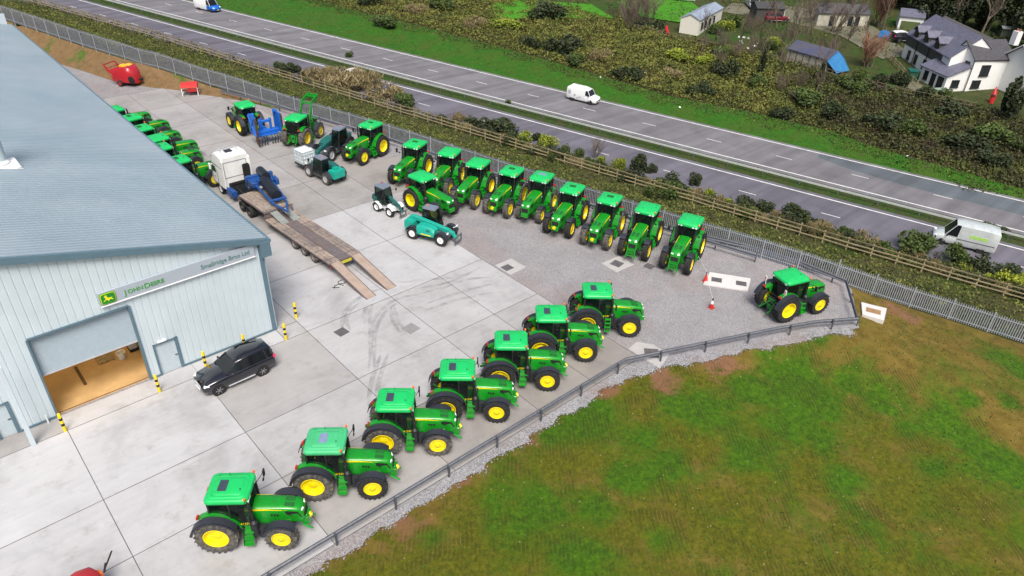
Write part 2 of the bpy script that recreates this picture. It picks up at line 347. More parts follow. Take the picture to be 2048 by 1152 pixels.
def asphalt_mat(name,base):
    m,N,L,b,tc=newmat(name,.85)
    c=ramp(N,L,noise(N,L,tc,.35,8,.6),[(.3,tuple(x*.85 for x in base)),(.7,tuple(x*1.15 for x in base))]).outputs[0]
    mp=N.new('ShaderNodeMapping'); mp.inputs['Rotation'].default_value=(0,0,R(73)); mp.inputs['Scale'].default_value=(.02,.7,1); L.new(tc.outputs['Object'],mp.inputs[0])
    # wheel-track bands along the lanes
    c=mixc(N,L,.8,c,ramp(N,L,noise(N,L,tc,1.2,3,.5,0,mp.outputs[0]),[(.35,(.8,)*3),(.65,(1.2,)*3)]).outputs[0],'MULTIPLY')
    L.new(c,b.inputs['Base Color']); bumpn(N,L,b,noise(N,L,tc,60,3,.6),.2,.02); return m
fieldm=field_mat()
bankm=grass_mat('brown_bank_soil',[(.11,.07,.028),(.19,.12,.055),(.27,.165,.085)],1.2,.16,[(.03,.085,.01),(.085,.16,.02)],.56,.64)
vergem=grass_mat('rough_verge',[(.03,.03,.012),(.07,.066,.026),(.13,.11,.05)],1.6,.25,[(.025,.045,.007),(.065,.09,.015)])
lushm=grass_mat('lush_verge_grass',[(.012,.06,.003),(.028,.118,.006),(.055,.16,.01)],1.3,.25,[(.035,.075,.008),(.075,.12,.014)],.42,.66)
medm=grass_mat('median_grass',[(.015,.034,.006),(.034,.072,.01),(.066,.095,.018)],2.2,.5,[(.035,.05,.012),(.08,.085,.03)])
embm=grass_mat('embankment_scrub_ground',[(.02,.02,.008),(.045,.045,.013),(.09,.08,.024)],1.1,.12,[(.05,.028,.016),(.085,.055,.028)])
gardm=grass_mat('garden_grass',[(.022,.034,.008),(.045,.056,.014),(.085,.085,.03)],.8,.08,[(.015,.06,.005),(.035,.095,.01)],.52,.62)
gravm=gravel_mat('yard_gravel',(.225,.215,.22),(.36,.35,.36),.4)
gravl=gravel_mat('pale_gravel',(.19,.185,.19),(.42,.42,.44),.7)
concm=concrete_mat()
asph=asphalt_mat('road_asphalt',(.122,.117,.142)); asph2=asphalt_mat('road_asphalt_far',(.158,.153,.166))
linem=pm('road_line_paint',(.72,.73,.70),.6,var=.15,scale=2,dirt=(.3,.3,.3),da=.4,dscale=3)
jointm=pm('joint_sealant',(.085,.083,.085),.8,var=.5,scale=2)
# ------------------------------------------------------------ ground
GP=[(37.7,14.2,3),(33.8,15.1,1.6),(29.7,15.1,2.2),(28.4,16.6,1.6),(24.8,19.6,1.6),(23.2,19.2,1.3),(16.4,16.4,2.2),(16.3,18.1,1.4),(25.1,16.1,1.5),(33.7,10.0,1.3),(38.5,7.5,0.7),(36.9,5.2,0.9),(36.0,12.2,2.6),(39.6,11.5,1.8),(24.8,14.5,1.4),(20.5,11.5,0.9),(19.5,14.6,1.3),(21.3,19.3,1.3),(39.8,9.6,1.5),(37.0,15.7,1.5),(40.3,3.0,2.2),(44.1,6.1,0.8),(46.2,4.3,0.7),(41.1,5.8,1.5),(28.9,12.5,1.5),(22.0,14.9,1.2),(31.7,8.0,1.2),(16.9,13.5,1.5),(12.4,18.2,0.9),(32.2,12.0,1.5),(50.8,5.0,2)]
RP=[(24.9,21.3,0.9),(29.9,18.4,1.4),(15.4,20.8,1.1),(11.6,20.2,1.2),(20.5,20.3,1.1),(9.1,20.2,0.9),(26.4,20.3,1),(49.8,12.7,1.6),(50.1,13.7,1),(33.8,17.3,1.5),(16.8,20.7,0.8)]
def patch():
    S=np.arange(-1,75,1.5); ua=lambda s:pv([6.4e-5,-.1002,86.25],s)+.0*s; ub=lambda s:far_out(s)-.15
    t=np.linspace(0,1,5); A=ua(S)[:,None]; B=ub(S)[:,None]; A=A+(2.6*np.exp(-(S-S[0])/5))[:,None]; U=A+(B-A)*t; S2=np.repeat(S[:,None],5,1); X,Y=P2(S2,U)
    gridmesh('road_patch',X,Y,zr(S2)+.004,asphalt_mat('resurfaced_asphalt',(.105,.12,.135)))['kind']='structure'
patch()
def near_field():
    S=np.concatenate([np.arange(-330,-180,6),np.arange(-180,-8,1.2),np.arange(-8,50,.45),np.arange(50,140,6)]); t=np.concatenate([np.linspace(0,.45,20,endpoint=False),np.linspace(.45,1,150)])
    A=-60.; B=uf(S)[:,None]; U=A+(B-A)*t; S2=np.repeat(S[:,None],len(t),1); X,Y=P2(S2,U)
    Z=T(X,Y)+.03*fbm(X,Y,.9,5,2)*(sdist(X,Y)>.6)*(S2>-8)
    fld=gridmesh('field_ground',X,Y,Z,[fieldm,bankm])
    sx=np.array([p.center[:2] for p in fld.data.polygons]); s_,u_=SU(sx[:,0],sx[:,1]); fld.data.polygons.foreach_set('material_index',((s_<-30)).astype(int))
    # bare soil near the fence side and along the yard edge, worn track across the field
    s_,u_=SU(X.ravel(),Y.ravel()); d=sdist(X.ravel(),Y.ravel())
    x=X.ravel();y=Y.ravel()
    a=ss((u_-36)/6)*np.clip(.9+.4*fbm(x,y,7,21),0,1); 
    tr=np.abs(u_-(37.5+ .55*(s_-14)*-1+.3*fbm(x,y,9,3))); a=np.maximum(a,.9*np.exp(-(tr/1.1)**2)*(s_>8))
    a=np.maximum(a,.85*np.exp(-(d/1.6)**2)*(fbm(x,y,3.5,8)>-.1))
    gv=0*x; rv=0*x
    for px_,py_,r_ in GP: gv=np.maximum(gv,np.exp(-(((x-px_)**2+(y-py_)**2)/(r_*1.1)**2)))
    for px_,py_,r_ in RP: rv=np.maximum(rv,np.exp(-(((x-px_)**2+(y-py_)**2)/(r_*1.0)**2)))
    for nm_,v_ in (('green',gv),('red',rv)):
        q_=fld.data.attributes.new(nm_,'FLOAT','POINT'); q_.data.foreach_set('value',np.clip(v_,0,1).astype(np.float32))
    at=fld.data.attributes.new('soil','FLOAT','POINT'); at.data.foreach_set('value',np.clip(a,0,1).astype(np.float32))
    struct('',fld)
near_field()
struct('',ribbon('verge',uf,near_out,-330,140,1.5,16,vergem))
mid=lambda f,o:(lambda s:f(s)+o)
struct('',ribbon('road_near',near_out,mid(near_in,.75),-330,140,3,4,asph,.0,0,zr))
struct('',ribbon('median',mid(near_in,.75),mid(far_in,-.85),-330,140,1.5,5,medm,.0))
struct('',ribbon('road_far',mid(far_in,-.85),mid(far_out,.7),-330,140,3,4,asph2,.0,0,zr))
struct('',ribbon('grass_verge',mid(far_out,.7),uv,-330,140,1.5,8,lushm))
struct('',ribbon('embankment',uv,ut,-330,140,1.5,16,embm))
struct('',ribbon('hillside',ut,lambda s:ut(s)+500,-330,140,3,150,gardm))
def line(name,u,hw,s0,s1,dash=None,dz=.008,off=0):
    mb=MB(); s=s0
    while s<s1:
        L_=dash[0] if dash else 4; ps=[]
        for q in np.linspace(s,s+L_,3):
            for k in (-hw,hw): x,y=P2(q,float(u(q))+k); ps.append((x,y,float(zr(q))+dz))
        mb.add(ps,[(0,2,3,1),(2,4,5,3)]); s+=dash[1] if dash else L_
    o=mb.build(name,linem,smooth=0); return struct('',o)
line('road_marking_edge',near_in,.1,-320,130); line('road_marking_edge',far_in,.1,-320,130); line('road_marking_edge',far_out,.1,-320,130)
line('road_marking_dashes',lambda s:pv([8.7e-5,-.0986,73.58],s),.06,-41.6-8.5*30,120,(1.85,8.5))
line('road_marking_dashes',lambda s:pv([6.4e-5,-.1002,86.0],s),.06,-31.0-8.5*32,120,(1.85,8.5))
# yard: gravel bed, concrete bays with joints
def yard():
    mb=MB(); mb.add([(x,y,-.002) for x,y in YARD],[tuple(range(len(YARD)))]); o=mb.build('yard_gravel',gravm,smooth=0); struct('',o)
    xs=[-60,-46,-37.5,-30,-22,-14,-6.2,1.6,8.75,15.7,22.1,26.3,30.3]; ys=[20.9,26.1,30.3,36.45,43.35,50.1,57,63.9,70.8,77.7,84.6,91.5]
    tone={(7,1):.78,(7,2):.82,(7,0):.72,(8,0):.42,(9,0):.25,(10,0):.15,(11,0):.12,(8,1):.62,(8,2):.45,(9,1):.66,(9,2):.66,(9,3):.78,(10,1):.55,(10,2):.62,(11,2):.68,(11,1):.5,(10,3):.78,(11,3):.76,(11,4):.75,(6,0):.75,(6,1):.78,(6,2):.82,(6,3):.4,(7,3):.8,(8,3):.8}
    V=[];F=[];tn=[]; g=.018
    def quad(x0,x1,y0,y1,t,z=.004):
        o=len(V); V.extend([(x0+g,y0+g,z),(x1-g,y0+g,z),(x1-g,y1-g,z),(x0+g,y1-g,z)]); F.append((o,o+1,o+2,o+3)); tn.append(t)
    for i in range(len(xs)-1):
        for j in range(len(ys)-1):
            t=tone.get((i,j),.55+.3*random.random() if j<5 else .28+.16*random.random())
            y0,y1=ys[j],ys[j+1]
            if xs[i]<14.2 and y0>36 and xs[i]>-40:
                if j==3 and xs[i+1]<=15.8: quad(xs[i],min(xs[i+1],14.2),36.45,37.9,t); 
                if xs[i+1]<=15.8: 
                    if xs[i+1]>15: quad(14.25,15.7,36.45 if j==3 else y0,y1,.6)
                    continue
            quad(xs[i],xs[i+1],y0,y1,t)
    for j in range(5,9): quad(30.3,[0,0,0,0,0,36.6,35.0,33.2,32.0][j],ys[j],ys[j+1],.2+.1*random.random())
    quad(30.3,33.0,46.5,50.1,.55)
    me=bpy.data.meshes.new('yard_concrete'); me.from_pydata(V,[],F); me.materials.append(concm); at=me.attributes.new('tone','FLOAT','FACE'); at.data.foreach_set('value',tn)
    o=bpy.data.objects.new('yard_concrete',me); C.objects.link(o); struct('',o)
    mb=MB()
    for x in xs[4:]:
        lim=50 if x<14 else 91.5
        ya=20.9; yb=36.4 if x<14 else 91.5
        mb.box((x,(ya+yb)/2,.004),(.034,yb-ya,.008))
    for y in ys[:]:
        xa=-30 if y<37 else 14.3; xb=30.3
        mb.box(((xa+xb)/2,y,.0045),(xb-xa,.034,.009))
    mb.box((15.1,37.9,.004),(1.2,.05,.008))
    struct('',mb.build('yard_joint_lines',jointm,smooth=0))
    # pale gravel margin outside the guard rail
    pts=[(-60,20.9),(28.8,20.75),(32,19.5),(35.3,18.1),(38.7,16.7),(41.6,15.3),(44.2,13.9)]
    res=[];Q=[]
    for a,b in zip(pts,pts[1:]):
        k=max(2,int(math.dist(a,b)/.4))
        for i in range(k): Q.append((a[0]+(b[0]-a[0])*i/k,a[1]+(b[1]-a[1])*i/k))
    Q=np.array(Q); dr=np.gradient(Q,axis=0); nn=np.stack([dr[:,1],-dr[:,0]],-1); nn/=np.linalg.norm(nn,axis=1)[:,None]
    wd=.5+.28*fbm(Q[:,0],Q[:,0]*0,2.2,31)+.25*ss((Q[:,0]-26)/4)-.2*ss((Q[:,0]-40)/4); wd=np.clip(wd,.25,4); tt=np.linspace(0,1,9)
    X=Q[:,0][:,None]+nn[:,0][:,None]*wd[:,None]*tt; Y=Q[:,1][:,None]+nn[:,1][:,None]*wd[:,None]*tt
    d=sdist(X,Y); Z=np.where(d<0.05,.006,T(X,Y)+.045)
    struct('',gridmesh('gravel_margin',X,Y,Z,gravl))
    # loose stones of the margin
    k=14000; i=rng.integers(0,len(Q),k); t=rng.uniform(0,1.15,k)**.8; x=Q[i,0]+nn[i,0]*wd[i]*t+rng.normal(0,.15,k); y=Q[i,1]+nn[i,1]*wd[i]*t+rng.normal(0,.1,k)
    m=x>0; x=x[m];y=y[m]; z=np.where(sdist(x,y)<.05,.01,T(x,y)+.05)
    cloud('margin_stones',np.stack([x,y,z],-1),.04,gravl,label='pale grey loose stones along the foot of the guard rail',cat='gravel',flat=.8)
def cloud(name,P,size,mat,parent=None,label=None,cat=None,flat=0,tone=None,group=None,aspect=1,up=0,kind='stuff'):
    k=len(P); P=np.asarray(P,float)
    a=rng.normal(size=(k,3)); a[:,2]+=up*3; a/=np.linalg.norm(a,axis=1)[:,None]
    if flat: a[:,:]=0; a[:,0]=rng.normal(size=k);a[:,1]=rng.normal(size=k); a/=np.linalg.norm(a,axis=1)[:,None]
    b=rng.normal(size=(k,3))
    if flat: b[:,2]*=.3
    b-=a*(a*b).sum(1)[:,None]; b/=np.linalg.norm(b,axis=1)[:,None]
    s=(size*rng.uniform(.55,1.35,k))[:,None]; A=a*s*aspect; B=b*s/ (aspect**.5)
    V=np.stack([P-A-B*.6,P+A*.2-B,P+A+B*.5,P-A*.3+B],1).reshape(-1,3); F=np.arange(4*k).reshape(k,4)
    me=bpy.data.meshes.new(name); me.vertices.add(len(V)); me.vertices.foreach_set('co',V.ravel().astype(np.float32)); me.loops.add(4*k); me.loops.foreach_set('vertex_index',F.ravel()); me.polygons.add(k); me.polygons.foreach_set('loop_start',np.arange(0,4*k,4)); me.update(calc_edges=True)
    tn=rng.uniform(0,1,k) if tone is None else np.clip(tone+rng.normal(0,.13,k),0,1)
    at=me.attributes.new('tone','FLOAT','FACE'); at.data.foreach_set('value',tn.astype(np.float32)); me.materials.append(mat)
    o=bpy.data.objects.new(name,me); C.objects.link(o)
    if parent: o.parent=parent
    elif label: tag(o,label,cat,group,kind)
    return o
yard()
# ------------------------------------------------------------ wheels
def wheel(parent,name,x,y,r,w,rimr,tm,rm,lugs=20,side=None,depth=.3,lug=.045,spokes=0):
    sd=side or (1 if y>0 else -1); h=w/2; mb=MB()
    prof=[(-h*.8,rimr),(-h*.98,rimr+(r-rimr)*.35),(-h,r-(r-rimr)*.35),(-h*.86,r-lug*1.3),(0,r-lug),(h*.86,r-lug*1.3),(h,r-(r-rimr)*.35),(h*.98,rimr+(r-rimr)*.35),(h*.8,rimr)]
    mb.lathe(prof,(x,y,r),28)
    if lugs:
        st=2*PI/lugs
        for k in range(lugs):
            for q in (-1,1):
                a=k*st+(st/2 if q>0 else 0); vs=[]
                for (yy,aa,rr) in ((0,.34*st*1.2,r),(h*1.0,-.55*st,r-lug*.4),(h*1.02,-.62*st,r-lug*3.2)):
                    for da in (-.13*st,.13*st):
                        for dr in (0,-lug*1.4): vs.append((x+(rr+dr)*math.cos(a+aa+da),y+q*yy,r+(rr+dr)*math.sin(a+aa+da)))
                mb.add(vs,[(0,2,6,4),(4,6,10,8),(0,4,5,1),(4,8,9,5),(2,3,7,6),(6,7,11,10),(0,1,3,2),(8,10,11,9)])
    t=mb.build(name,tm,parent)
    m=MB(); o=sd
    m.lathe([(o*h*.82,rimr*1.03),(o*h*.86,rimr*.97),(o*h*.6,rimr*.93),(o*h*(1-depth*2.2),rimr*.86),(o*h*(.92-depth*2.2),rimr*.45),(o*h*(1.05-depth*2.2),rimr*.36),(o*h*(1.1-depth*2.2),.001)],(x,y,r),24)
    m.lathe([(-o*h*.8,rimr),(-o*h*.5,rimr*.9),(-o*h*.4,.001)],(x,y,r),16)
    yb=y+o*h*(.96-depth*2.2)
    if spokes:
        for k in range(spokes):
            a=2*PI*k/spokes; m.bar((x,y+o*h*.75,r),(x+rimr*.95*math.cos(a),y+o*h*.8,r+rimr*.95*math.sin(a)),.07,.03)
    else:
        for k in range(8):
            a=2*PI*k/8; p=(x+rimr*.3*math.cos(a),yb,r+rimr*.3*math.sin(a)); m.cyl(p,(p[0],yb+o*.03,p[2]),.018,n=6,mat=1)
    m.build('rim',[rm,rust],t); return t
def textmesh(name,body,size,mat,parent,M,ext=.006,align='LEFT',sx=1):
    cu=bpy.data.curves.new(name,'FONT'); cu.body=body; cu.size=size; cu.extrude=ext; cu.align_x=align; cu.resolution_u=3; cu.offset=.004 if size<.5 and size>.2 else 0
    tmp=bpy.data.objects.new('t',cu); C.objects.link(tmp); bpy.context.view_layer.update()
    me=bpy.data.meshes.new_from_object(tmp); bpy.data.objects.remove(tmp); bpy.data.curves.remove(cu)
    me.transform(M@Matrix.Diagonal((sx,1,1,1))); me.materials.clear(); me.materials.append(mat)
    o=bpy.data.objects.new(name,me); C.objects.link(o); o.parent=parent; return o
# ------------------------------------------------------------ tractors
def hoodring(x,w,z0,z1,k=.86):
    return [(x,-w,z0),(x,-w,z0+(z1-z0)*.55),(x,-w*.97,z1-.10),(x,-w*k,z1-.03),(x,-w*.4,z1),(x,w*.4,z1),(x,w*k,z1-.03),(x,w*.97,z1-.10),(x,w,z0+(z1-z0)*.55),(x,w,z0)]
def make_tractor(hatch='dark',fend='black',nose='grille',slots='nose',dusty=0,roof=None,mud=False,front='links',ladder=False,stripe=True,small=False,name='tractor',cs=None):
    cs=(.42 if fend=='black' else .05) if cs is None else cs
    t=empty(name); wb=2.55 if small else 2.8; tm=dusttyre if dusty&1 else blacktyre; tf=dusttyre if dusty&2 else blacktyre
    rm=yellow2 if mud else yellow; Rr=.9 if small else .97; Rf=.66 if small else .75; ty=.9 if small else .95
    for s in (1,-1):
        wheel(t,'rear_tyre',0,s*ty,Rr,.58,Rr*.57,tm,rm,22,depth=.36)
        wheel(t,'front_tyre',wb,s*ty,Rf,.47,Rf*.56,tf,rm,19,depth=.12)
    b=MB(); b.box((-.1,0,.95),(1.0,.85,.6)); b.box((1.0,0,.85),(1.6,.55,.5)); b.box((2.5,0,.95),(1.5,.45,.42)); b.cyl((0,-.8,Rr),(0,.8,Rr),.17); b.cyl((wb,-.8,Rf),(wb,.8,Rf),.13)
    b.box((wb,0,Rf+.05),(.5,1.0,.2)); b.box((1.25,.62,.75),(.95,.42,.5)); b.box((1.35,-.55,.75),(.6,.3,.5)); b.build('chassis',[slotg if fend=='green' else dkmetal],t,bevel=.02)
    # bonnet
    z=2.04; hb=MB(); hb.loft([hoodring(1.2,.46,1.2,z),hoodring(2.1,.44,1.18,z-.03),hoodring(2.9,.43,1.12,z-.08),hoodring(3.45,.41,1.1,z-.15),hoodring(3.64,.38,1.12,z-.24),hoodring(3.74,.32,1.15,z-.40)])
    hd=hb.build('bonnet',green,t,50)
    if stripe:
        st=MB()
        for s in (1,-1): st.loft([[(x,s*(w+.004),z0),(x,s*(w+.004),z1),(x,s*(w-.03),z1),(x,s*(w-.03),z0)] for x,w,z0,z1 in ((1.22,.456,z-.17,z-.085),(2.1,.436,z-.17,z-.11),(3.0,.411,z-.235,z-.205),(3.3,.398,z-.28,z-.262))])
        st.build('bonnet_stripe',yellow,hd,smooth=0)
    v=MB()
    if slots=='nose':
        for s in (1,-1): v.box((3.12,s*.165,z-.085),(.42,.23,.03),rot=(0,R(7),0))
    elif slots=='twin':
        for s in (1,-1): v.box((3.0,s*.15,z-.078),(.5,.2,.03),rot=(0,R(6),0))
    elif slots=='rear': v.box((2.2,0,z-.02),(.5,.4,.012),rot=(0,R(3),0))
    if v.v: v.build('bonnet_vent',slotg,hd,bevel=.01)
    for s in (1,-1):
        v=MB(); v.box((2.5,s*.434,1.58),(.40,.016,.03),rot=(0,R(3),0))
        for k in range(3): v.box((2.35+.13*k,s*.437,1.57-.02*k),(.07,.02,.14),rot=(0,R(25),0))
        v.build('side_louvre',blackpaint,hd)
    g=MB()
    for s in (1,-1): g.add([(2.95,s*.436,1.80),(3.5,s*.409,1.72),(3.66,s*.384,1.35),(3.3,s*.416,1.38),(2.98,s*.434,1.60)],[(0,1,2,3,4)])
    g.loft([[(3.66,-.34,1.2),(3.66,-.34,1.55),(3.66,.34,1.55),(3.66,.34,1.2)],[(3.77,-.26,1.2),(3.765,-.27,1.5),(3.765,.27,1.5),(3.77,.26,1.2)]])
    g.build('grille',blackpaint,t,smooth=0,)
    for s in (1,-1):
        l=MB(); l.box((3.66,s*.23,1.70),(.10,.20,.11),rot=(0,R(-25),s*R(20))); l.build('headlight',lampw,t,bevel=.02)
    # warning triangle sticker and lower green skirt
    sk=MB()
    for s in (1,-1): sk.box((2.3,s*.41,1.1),(1.7,.05,.3))
    sk.box((3.3,0,1.05),(.6,.62,.25)); sk.build('skirt',green,t,bevel=.015)
    f=MB()
    if front=='links':
        f.box((3.75,0,.95),(.35,.55,.45)); 
        for s in (1,-1): f.bar((3.6,s*.32,.8),(4.05,s*.38,.55),.1,.07); f.bar((3.7,s*.3,1.15),(3.85,s*.25,1.35),.07)
        f.build('front_linkage',green,t,bevel=.02)
    elif front=='frame':
        f.box((3.62,0,1.0),(.2,.6,.7))
        for s in (1,-1): f.bar((3.65,s*.33,1.4),(3.95,s*.3,.6),.06); f.bar((3.7,s*.33,.6),(4.1,s*.33,.5),.08)
        f.bar((3.9,-.35,.62),(3.9,.35,.62),.06); f.bar((3.8,-.33,1.0),(3.8,.33,1.0),.05); f.build('front_linkage',green,t)
    else:
        f.box((3.7,0,.95),(.3,.62,.35)); f.build('weight_carrier',green,t,bevel=.03)
    if front in('links','disc'):
        f=MB(); f.cyl((3.88,0,1.06),(3.97,0,1.06),.14,n=14); f.cyl((3.97,0,1.06),(4.02,0,1.06),.07,n=10); f.build('power_takeoff_guard',yellow,t)
    # cab
    c=MB(); P=[(-.62,.66,1.45),(.3,.80,1.15),(1.18,.60,1.35)]; Q=[(-.62,.70,2.72),(.3,.80,2.72),(1.08,.70,2.72)]
    for s in (1,-1):
        for a,b2,wd in zip(P,Q,(.09,.07,.08)): c.bar((a[0],s*a[1],a[2]),(b2[0],s*b2[1],b2[2]),wd)
        c.bar((-.62,s*.68,1.5),(.3,s*.8,1.2),.07); c.bar((.3,s*.8,1.15),(1.18,s*.6,1.35),.07)
    c.box((.25,0,2.74),(1.75,1.45,.07)); c.bar((1.18,-.6,1.35),(1.18,.6,1.35),.1); c.bar((-.62,-.66,1.45),(-.62,.66,1.45),.1); c.box((.3,0,1.12),(1.7,1.25,.12))
    for s in (1,-1): c.bar((1.0,0,1.9),(1.12,0,2.68),.03) if False else None
    c.bar((1.19,.1,1.5),(1.11,-.35,2.3),.025); c.build('cab_frame',black,t,bevel=.01)
    for nm,q in (('windscreen',[(1.17,-.58,1.4),(1.17,.58,1.4),(1.07,.68,2.7),(1.07,-.68,2.7)]),('rear_window',[(-.61,-.64,1.5),(-.61,.64,1.5),(-.61,.68,2.7),(-.61,-.68,2.7)])):
        m=MB(); q2=[(x-.02,y,z_) for x,y,z_ in q]; m.add(q+q2,[(0,1,2,3),(7,6,5,4),(0,3,7,4),(1,5,6,2)]); m.build(nm,glass,t,smooth=0)
    for s in (1,-1):
        m=MB(); m.add([(.32,s*.79,1.2),(1.15,s*.61,1.4),(1.06,s*.70,2.7),(.32,s*.79,2.7)],[(0,1,2,3)]); m.add([(-.6,s*.68,1.55),(.28,s*.79,1.25),(.28,s*.79,2.7),(-.6,s*.69,2.7)],[(0,1,2,3)]); m.build('side_window',glass,t,smooth=0)
    i=MB(); i.box((.0,0,1.45),(.55,.5,.16)); i.box((-.25,0,1.85),(.16,.48,.75),rot=(0,R(-8),0)); i.box((.1,-.36,1.62),(.5,.14,.14)); i.box((.2,0,1.3),(.4,.4,.3)); i.build('seat',seatm,t,bevel=.04)
    i=MB(); i.bar((1.05,0,1.4),(.75,0,1.85),.12); i.lathe([(-.02,.2),(.02,.2),(.02,.17),(-.02,.17)],(.72,0,1.92),14,axis='z'); i.build('steering_wheel',black,t)
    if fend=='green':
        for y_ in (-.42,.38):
            m=MB(); m.box((1.19,y_,1.62),(.015,.2,.14),rot=(0,R(-5),0)); m.build('glass_reflection_patch',whiteclean,t)  # white patches standing in for pale reflections on the windscreen
    # roof
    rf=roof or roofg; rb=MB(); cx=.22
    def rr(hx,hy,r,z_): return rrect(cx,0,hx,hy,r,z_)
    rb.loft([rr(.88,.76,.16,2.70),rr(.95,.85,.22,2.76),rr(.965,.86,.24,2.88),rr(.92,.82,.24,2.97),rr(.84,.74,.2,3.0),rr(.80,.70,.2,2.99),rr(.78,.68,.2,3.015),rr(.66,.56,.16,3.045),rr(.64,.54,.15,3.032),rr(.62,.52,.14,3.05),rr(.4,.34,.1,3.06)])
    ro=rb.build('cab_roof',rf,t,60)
    if hatch!='none':
        hm={'dark':pm('roof_hatch_dark',(.045,.06,.08),.35),'glass':pm('roof_hatch_glass',(.2,.25,.38),.2),'mid':slotg}[hatch]
        h=MB(); hx0={'dark':-.05,'glass':.12,'mid':.18}[hatch]; h.loft([rrect(hx0,0,.2,.33 if hatch!='mid' else .28,.05,3.03),rrect(hx0+.0,0,.19,.31 if hatch!='mid' else .27,.05,3.078)]); h.build('roof_hatch',hm,ro)
    a=MB(); a.cyl((.75,-.25,3.03),(.75,-.25,3.12),.025,n=6); a.cyl((.75,-.25,3.03),(.75,-.25,3.05),.06,n=8); a.cyl((.1,.6,3.02),(.1,.6,3.25),.008,n=5); a.cyl((-.35,.62,2.98),(-.35,.62,3.04),.03,n=6); a.build('antenna',blackpaint,ro)
    for s in (1,-1):
        m=MB()
        for x in (1.17,): 
            for y in (.45,.68): m.box((x,s*y,2.8),(.04,.14,.09))
        m.box((-.72,s*.6,2.8),(.05,.16,.1)); m.build('work_light',lampw,t)
        m=MB(); m.cyl((1.06,s*.82,2.86),(1.06,s*.82,2.98),.02,n=6,mat=1); m.lathe([(0,.055),(.1,.055),(.13,.03),(.13,.001)],(1.06,s*.82,2.98),10,axis='z'); 
        if s>0 or fend=='black': m.build('beacon',[orange,black],t)
        m=MB(); m.tube([(1.12,s*.7,2.45),(1.28,s*1.05,2.55),(1.3,s*1.28,2.55)],.022,5); m.box((1.3,s*1.32,2.42),(.07,.2,.38)); m.box((1.34,s*1.02,2.30),(.06,.16,.12)); m.build('mirror',black,t,bevel=.015)
    # rear wings
    for s in (1,-1):
        m=MB(); ys=sorted((s*.58,s*(.86 if fend=='black' else 1.12))); cz=Rr
        m.arc((0,0,cz),Rr+.13,Rr+.17,R(12),R(128),ys[0],ys[1],14); m.arc((0,0,cz),.5,Rr+.15,R(12),R(120),s*.56,s*.60,14); w_=m.build('rear_mudguard',green,t,bevel=.0)
        if fend=='black':
            m=MB(); ys=sorted((s*.865,s*1.26)); m.arc((0,0,cz),Rr+.09,Rr+.125,R(28),R(168),ys[0],ys[1],16); m.arc((0,0,cz),Rr+.0,Rr+.125,R(28),R(168),s*1.26,s*1.235,16); m.build('mudguard_extension',fender,w_)
        m=MB(); m.box((-.72,s*.8,1.95),(.08,.22,.12)); m.build('tail_light',redl,t)
    for s in (1,-1):
        m=MB(); m.arc((wb,0,Rf),Rf+.07,Rf+.10,R(42) if fend=='black' else R(60),R(165),min(s*.74,s*1.16),max(s*.74,s*1.16),12); m.arc((wb,0,Rf),Rf-.04,Rf+.10,R(42),R(165),s*1.16,s*1.135,12); m.bar((wb,s*.6,Rf),(wb-.1,s*.76,Rf*2+.05),.05); m.build('front_mudguard',fender,t)
    # steps
    for s in (1,-1):
        m=MB()
        if ladder:
            for xx in (.98,1.32): m.bar((xx,s*1.08,.4),(xx,s*.9,1.35),.04)
            for k in range(4): m.box((1.15,s*(1.08-.05*k),.45+.27*k),(.34,.2,.04))
            m.build('step_ladder',green,t)
        else:
            for k in range(3): m.box((1.14+.03*k,s*(1.06-.1*k),.45+.3*k),(.42,.26,.035)); m.box((1.14+.03*k,s*(.96-.1*k),.56+.3*k),(.42,.03,.24))
            for xx in (.92,1.37): m.add([(xx,s*1.18,.36),(xx,s*1.18,.5),(xx,s*.82,1.36),(xx,s*.72,1.36),(xx,s*.98,.36)],[(0,1,2,3,4)])
            m.build('steps',green,t,smooth=0)
    m=MB(); m.cyl((1.42,-.74,.75),(1.42,-.74,1.5),.19,n=14); m.cyl((1.42,-.74,1.5),(1.42,-.72,1.62),.19,.1,n=14); m.box((1.72,-.62,.8),(.35,.3,.6)); m.build('exhaust_silencer',black,t)
    m=MB(); m.cyl((1.4,-.7,1.6),(1.34,-.72,2.75),.075,n=10); m.cyl((1.34,-.72,2.75),(1.28,-.72,2.92),.06,.05,n=8); m.build('exhaust_pipe',dkmetal,t)
    for ch in kids(t):
        b0=ch.name.split('.')[0]
        if b0 in ('glass_reflection_patch','cab_frame','windscreen','rear_window','side_window','seat','steering_wheel','cab_roof','work_light','beacon','mirror'): ch.location.x+=cs
        if b0 in ('exhaust_silencer','exhaust_pipe','steps','step_ladder'): ch.location.x+=cs*.5
        if b0=='side_lamp': pass
    m=MB(); 
    for s in (1,-1): m.bar((-.5,s*.35,.8),(-1.15,s*.45,.55),.09,.12); m.bar((-.55,s*.4,1.35),(-.95,s*.42,.75),.05); m.bar((-.5,s*.35,1.35),(-.75,s*.38,1.5),.08)
    m.bar((-.55,0,1.3),(-1.05,0,1.1),.07); m.box((-.62,0,.75),(.25,.3,.3)); m.box((-.6,0,1.2),(.12,.5,.25)); m.build('rear_linkage',green if fend=='green' else slotg,t,bevel=.01)
    return t
def put(o,x,y,rz,label,cat=None,group=None,z=None):
    o.location=(x,y,0 if z is None else z); o.rotation_euler=(0,0,R(rz)); tag(o,label,cat,group); return o
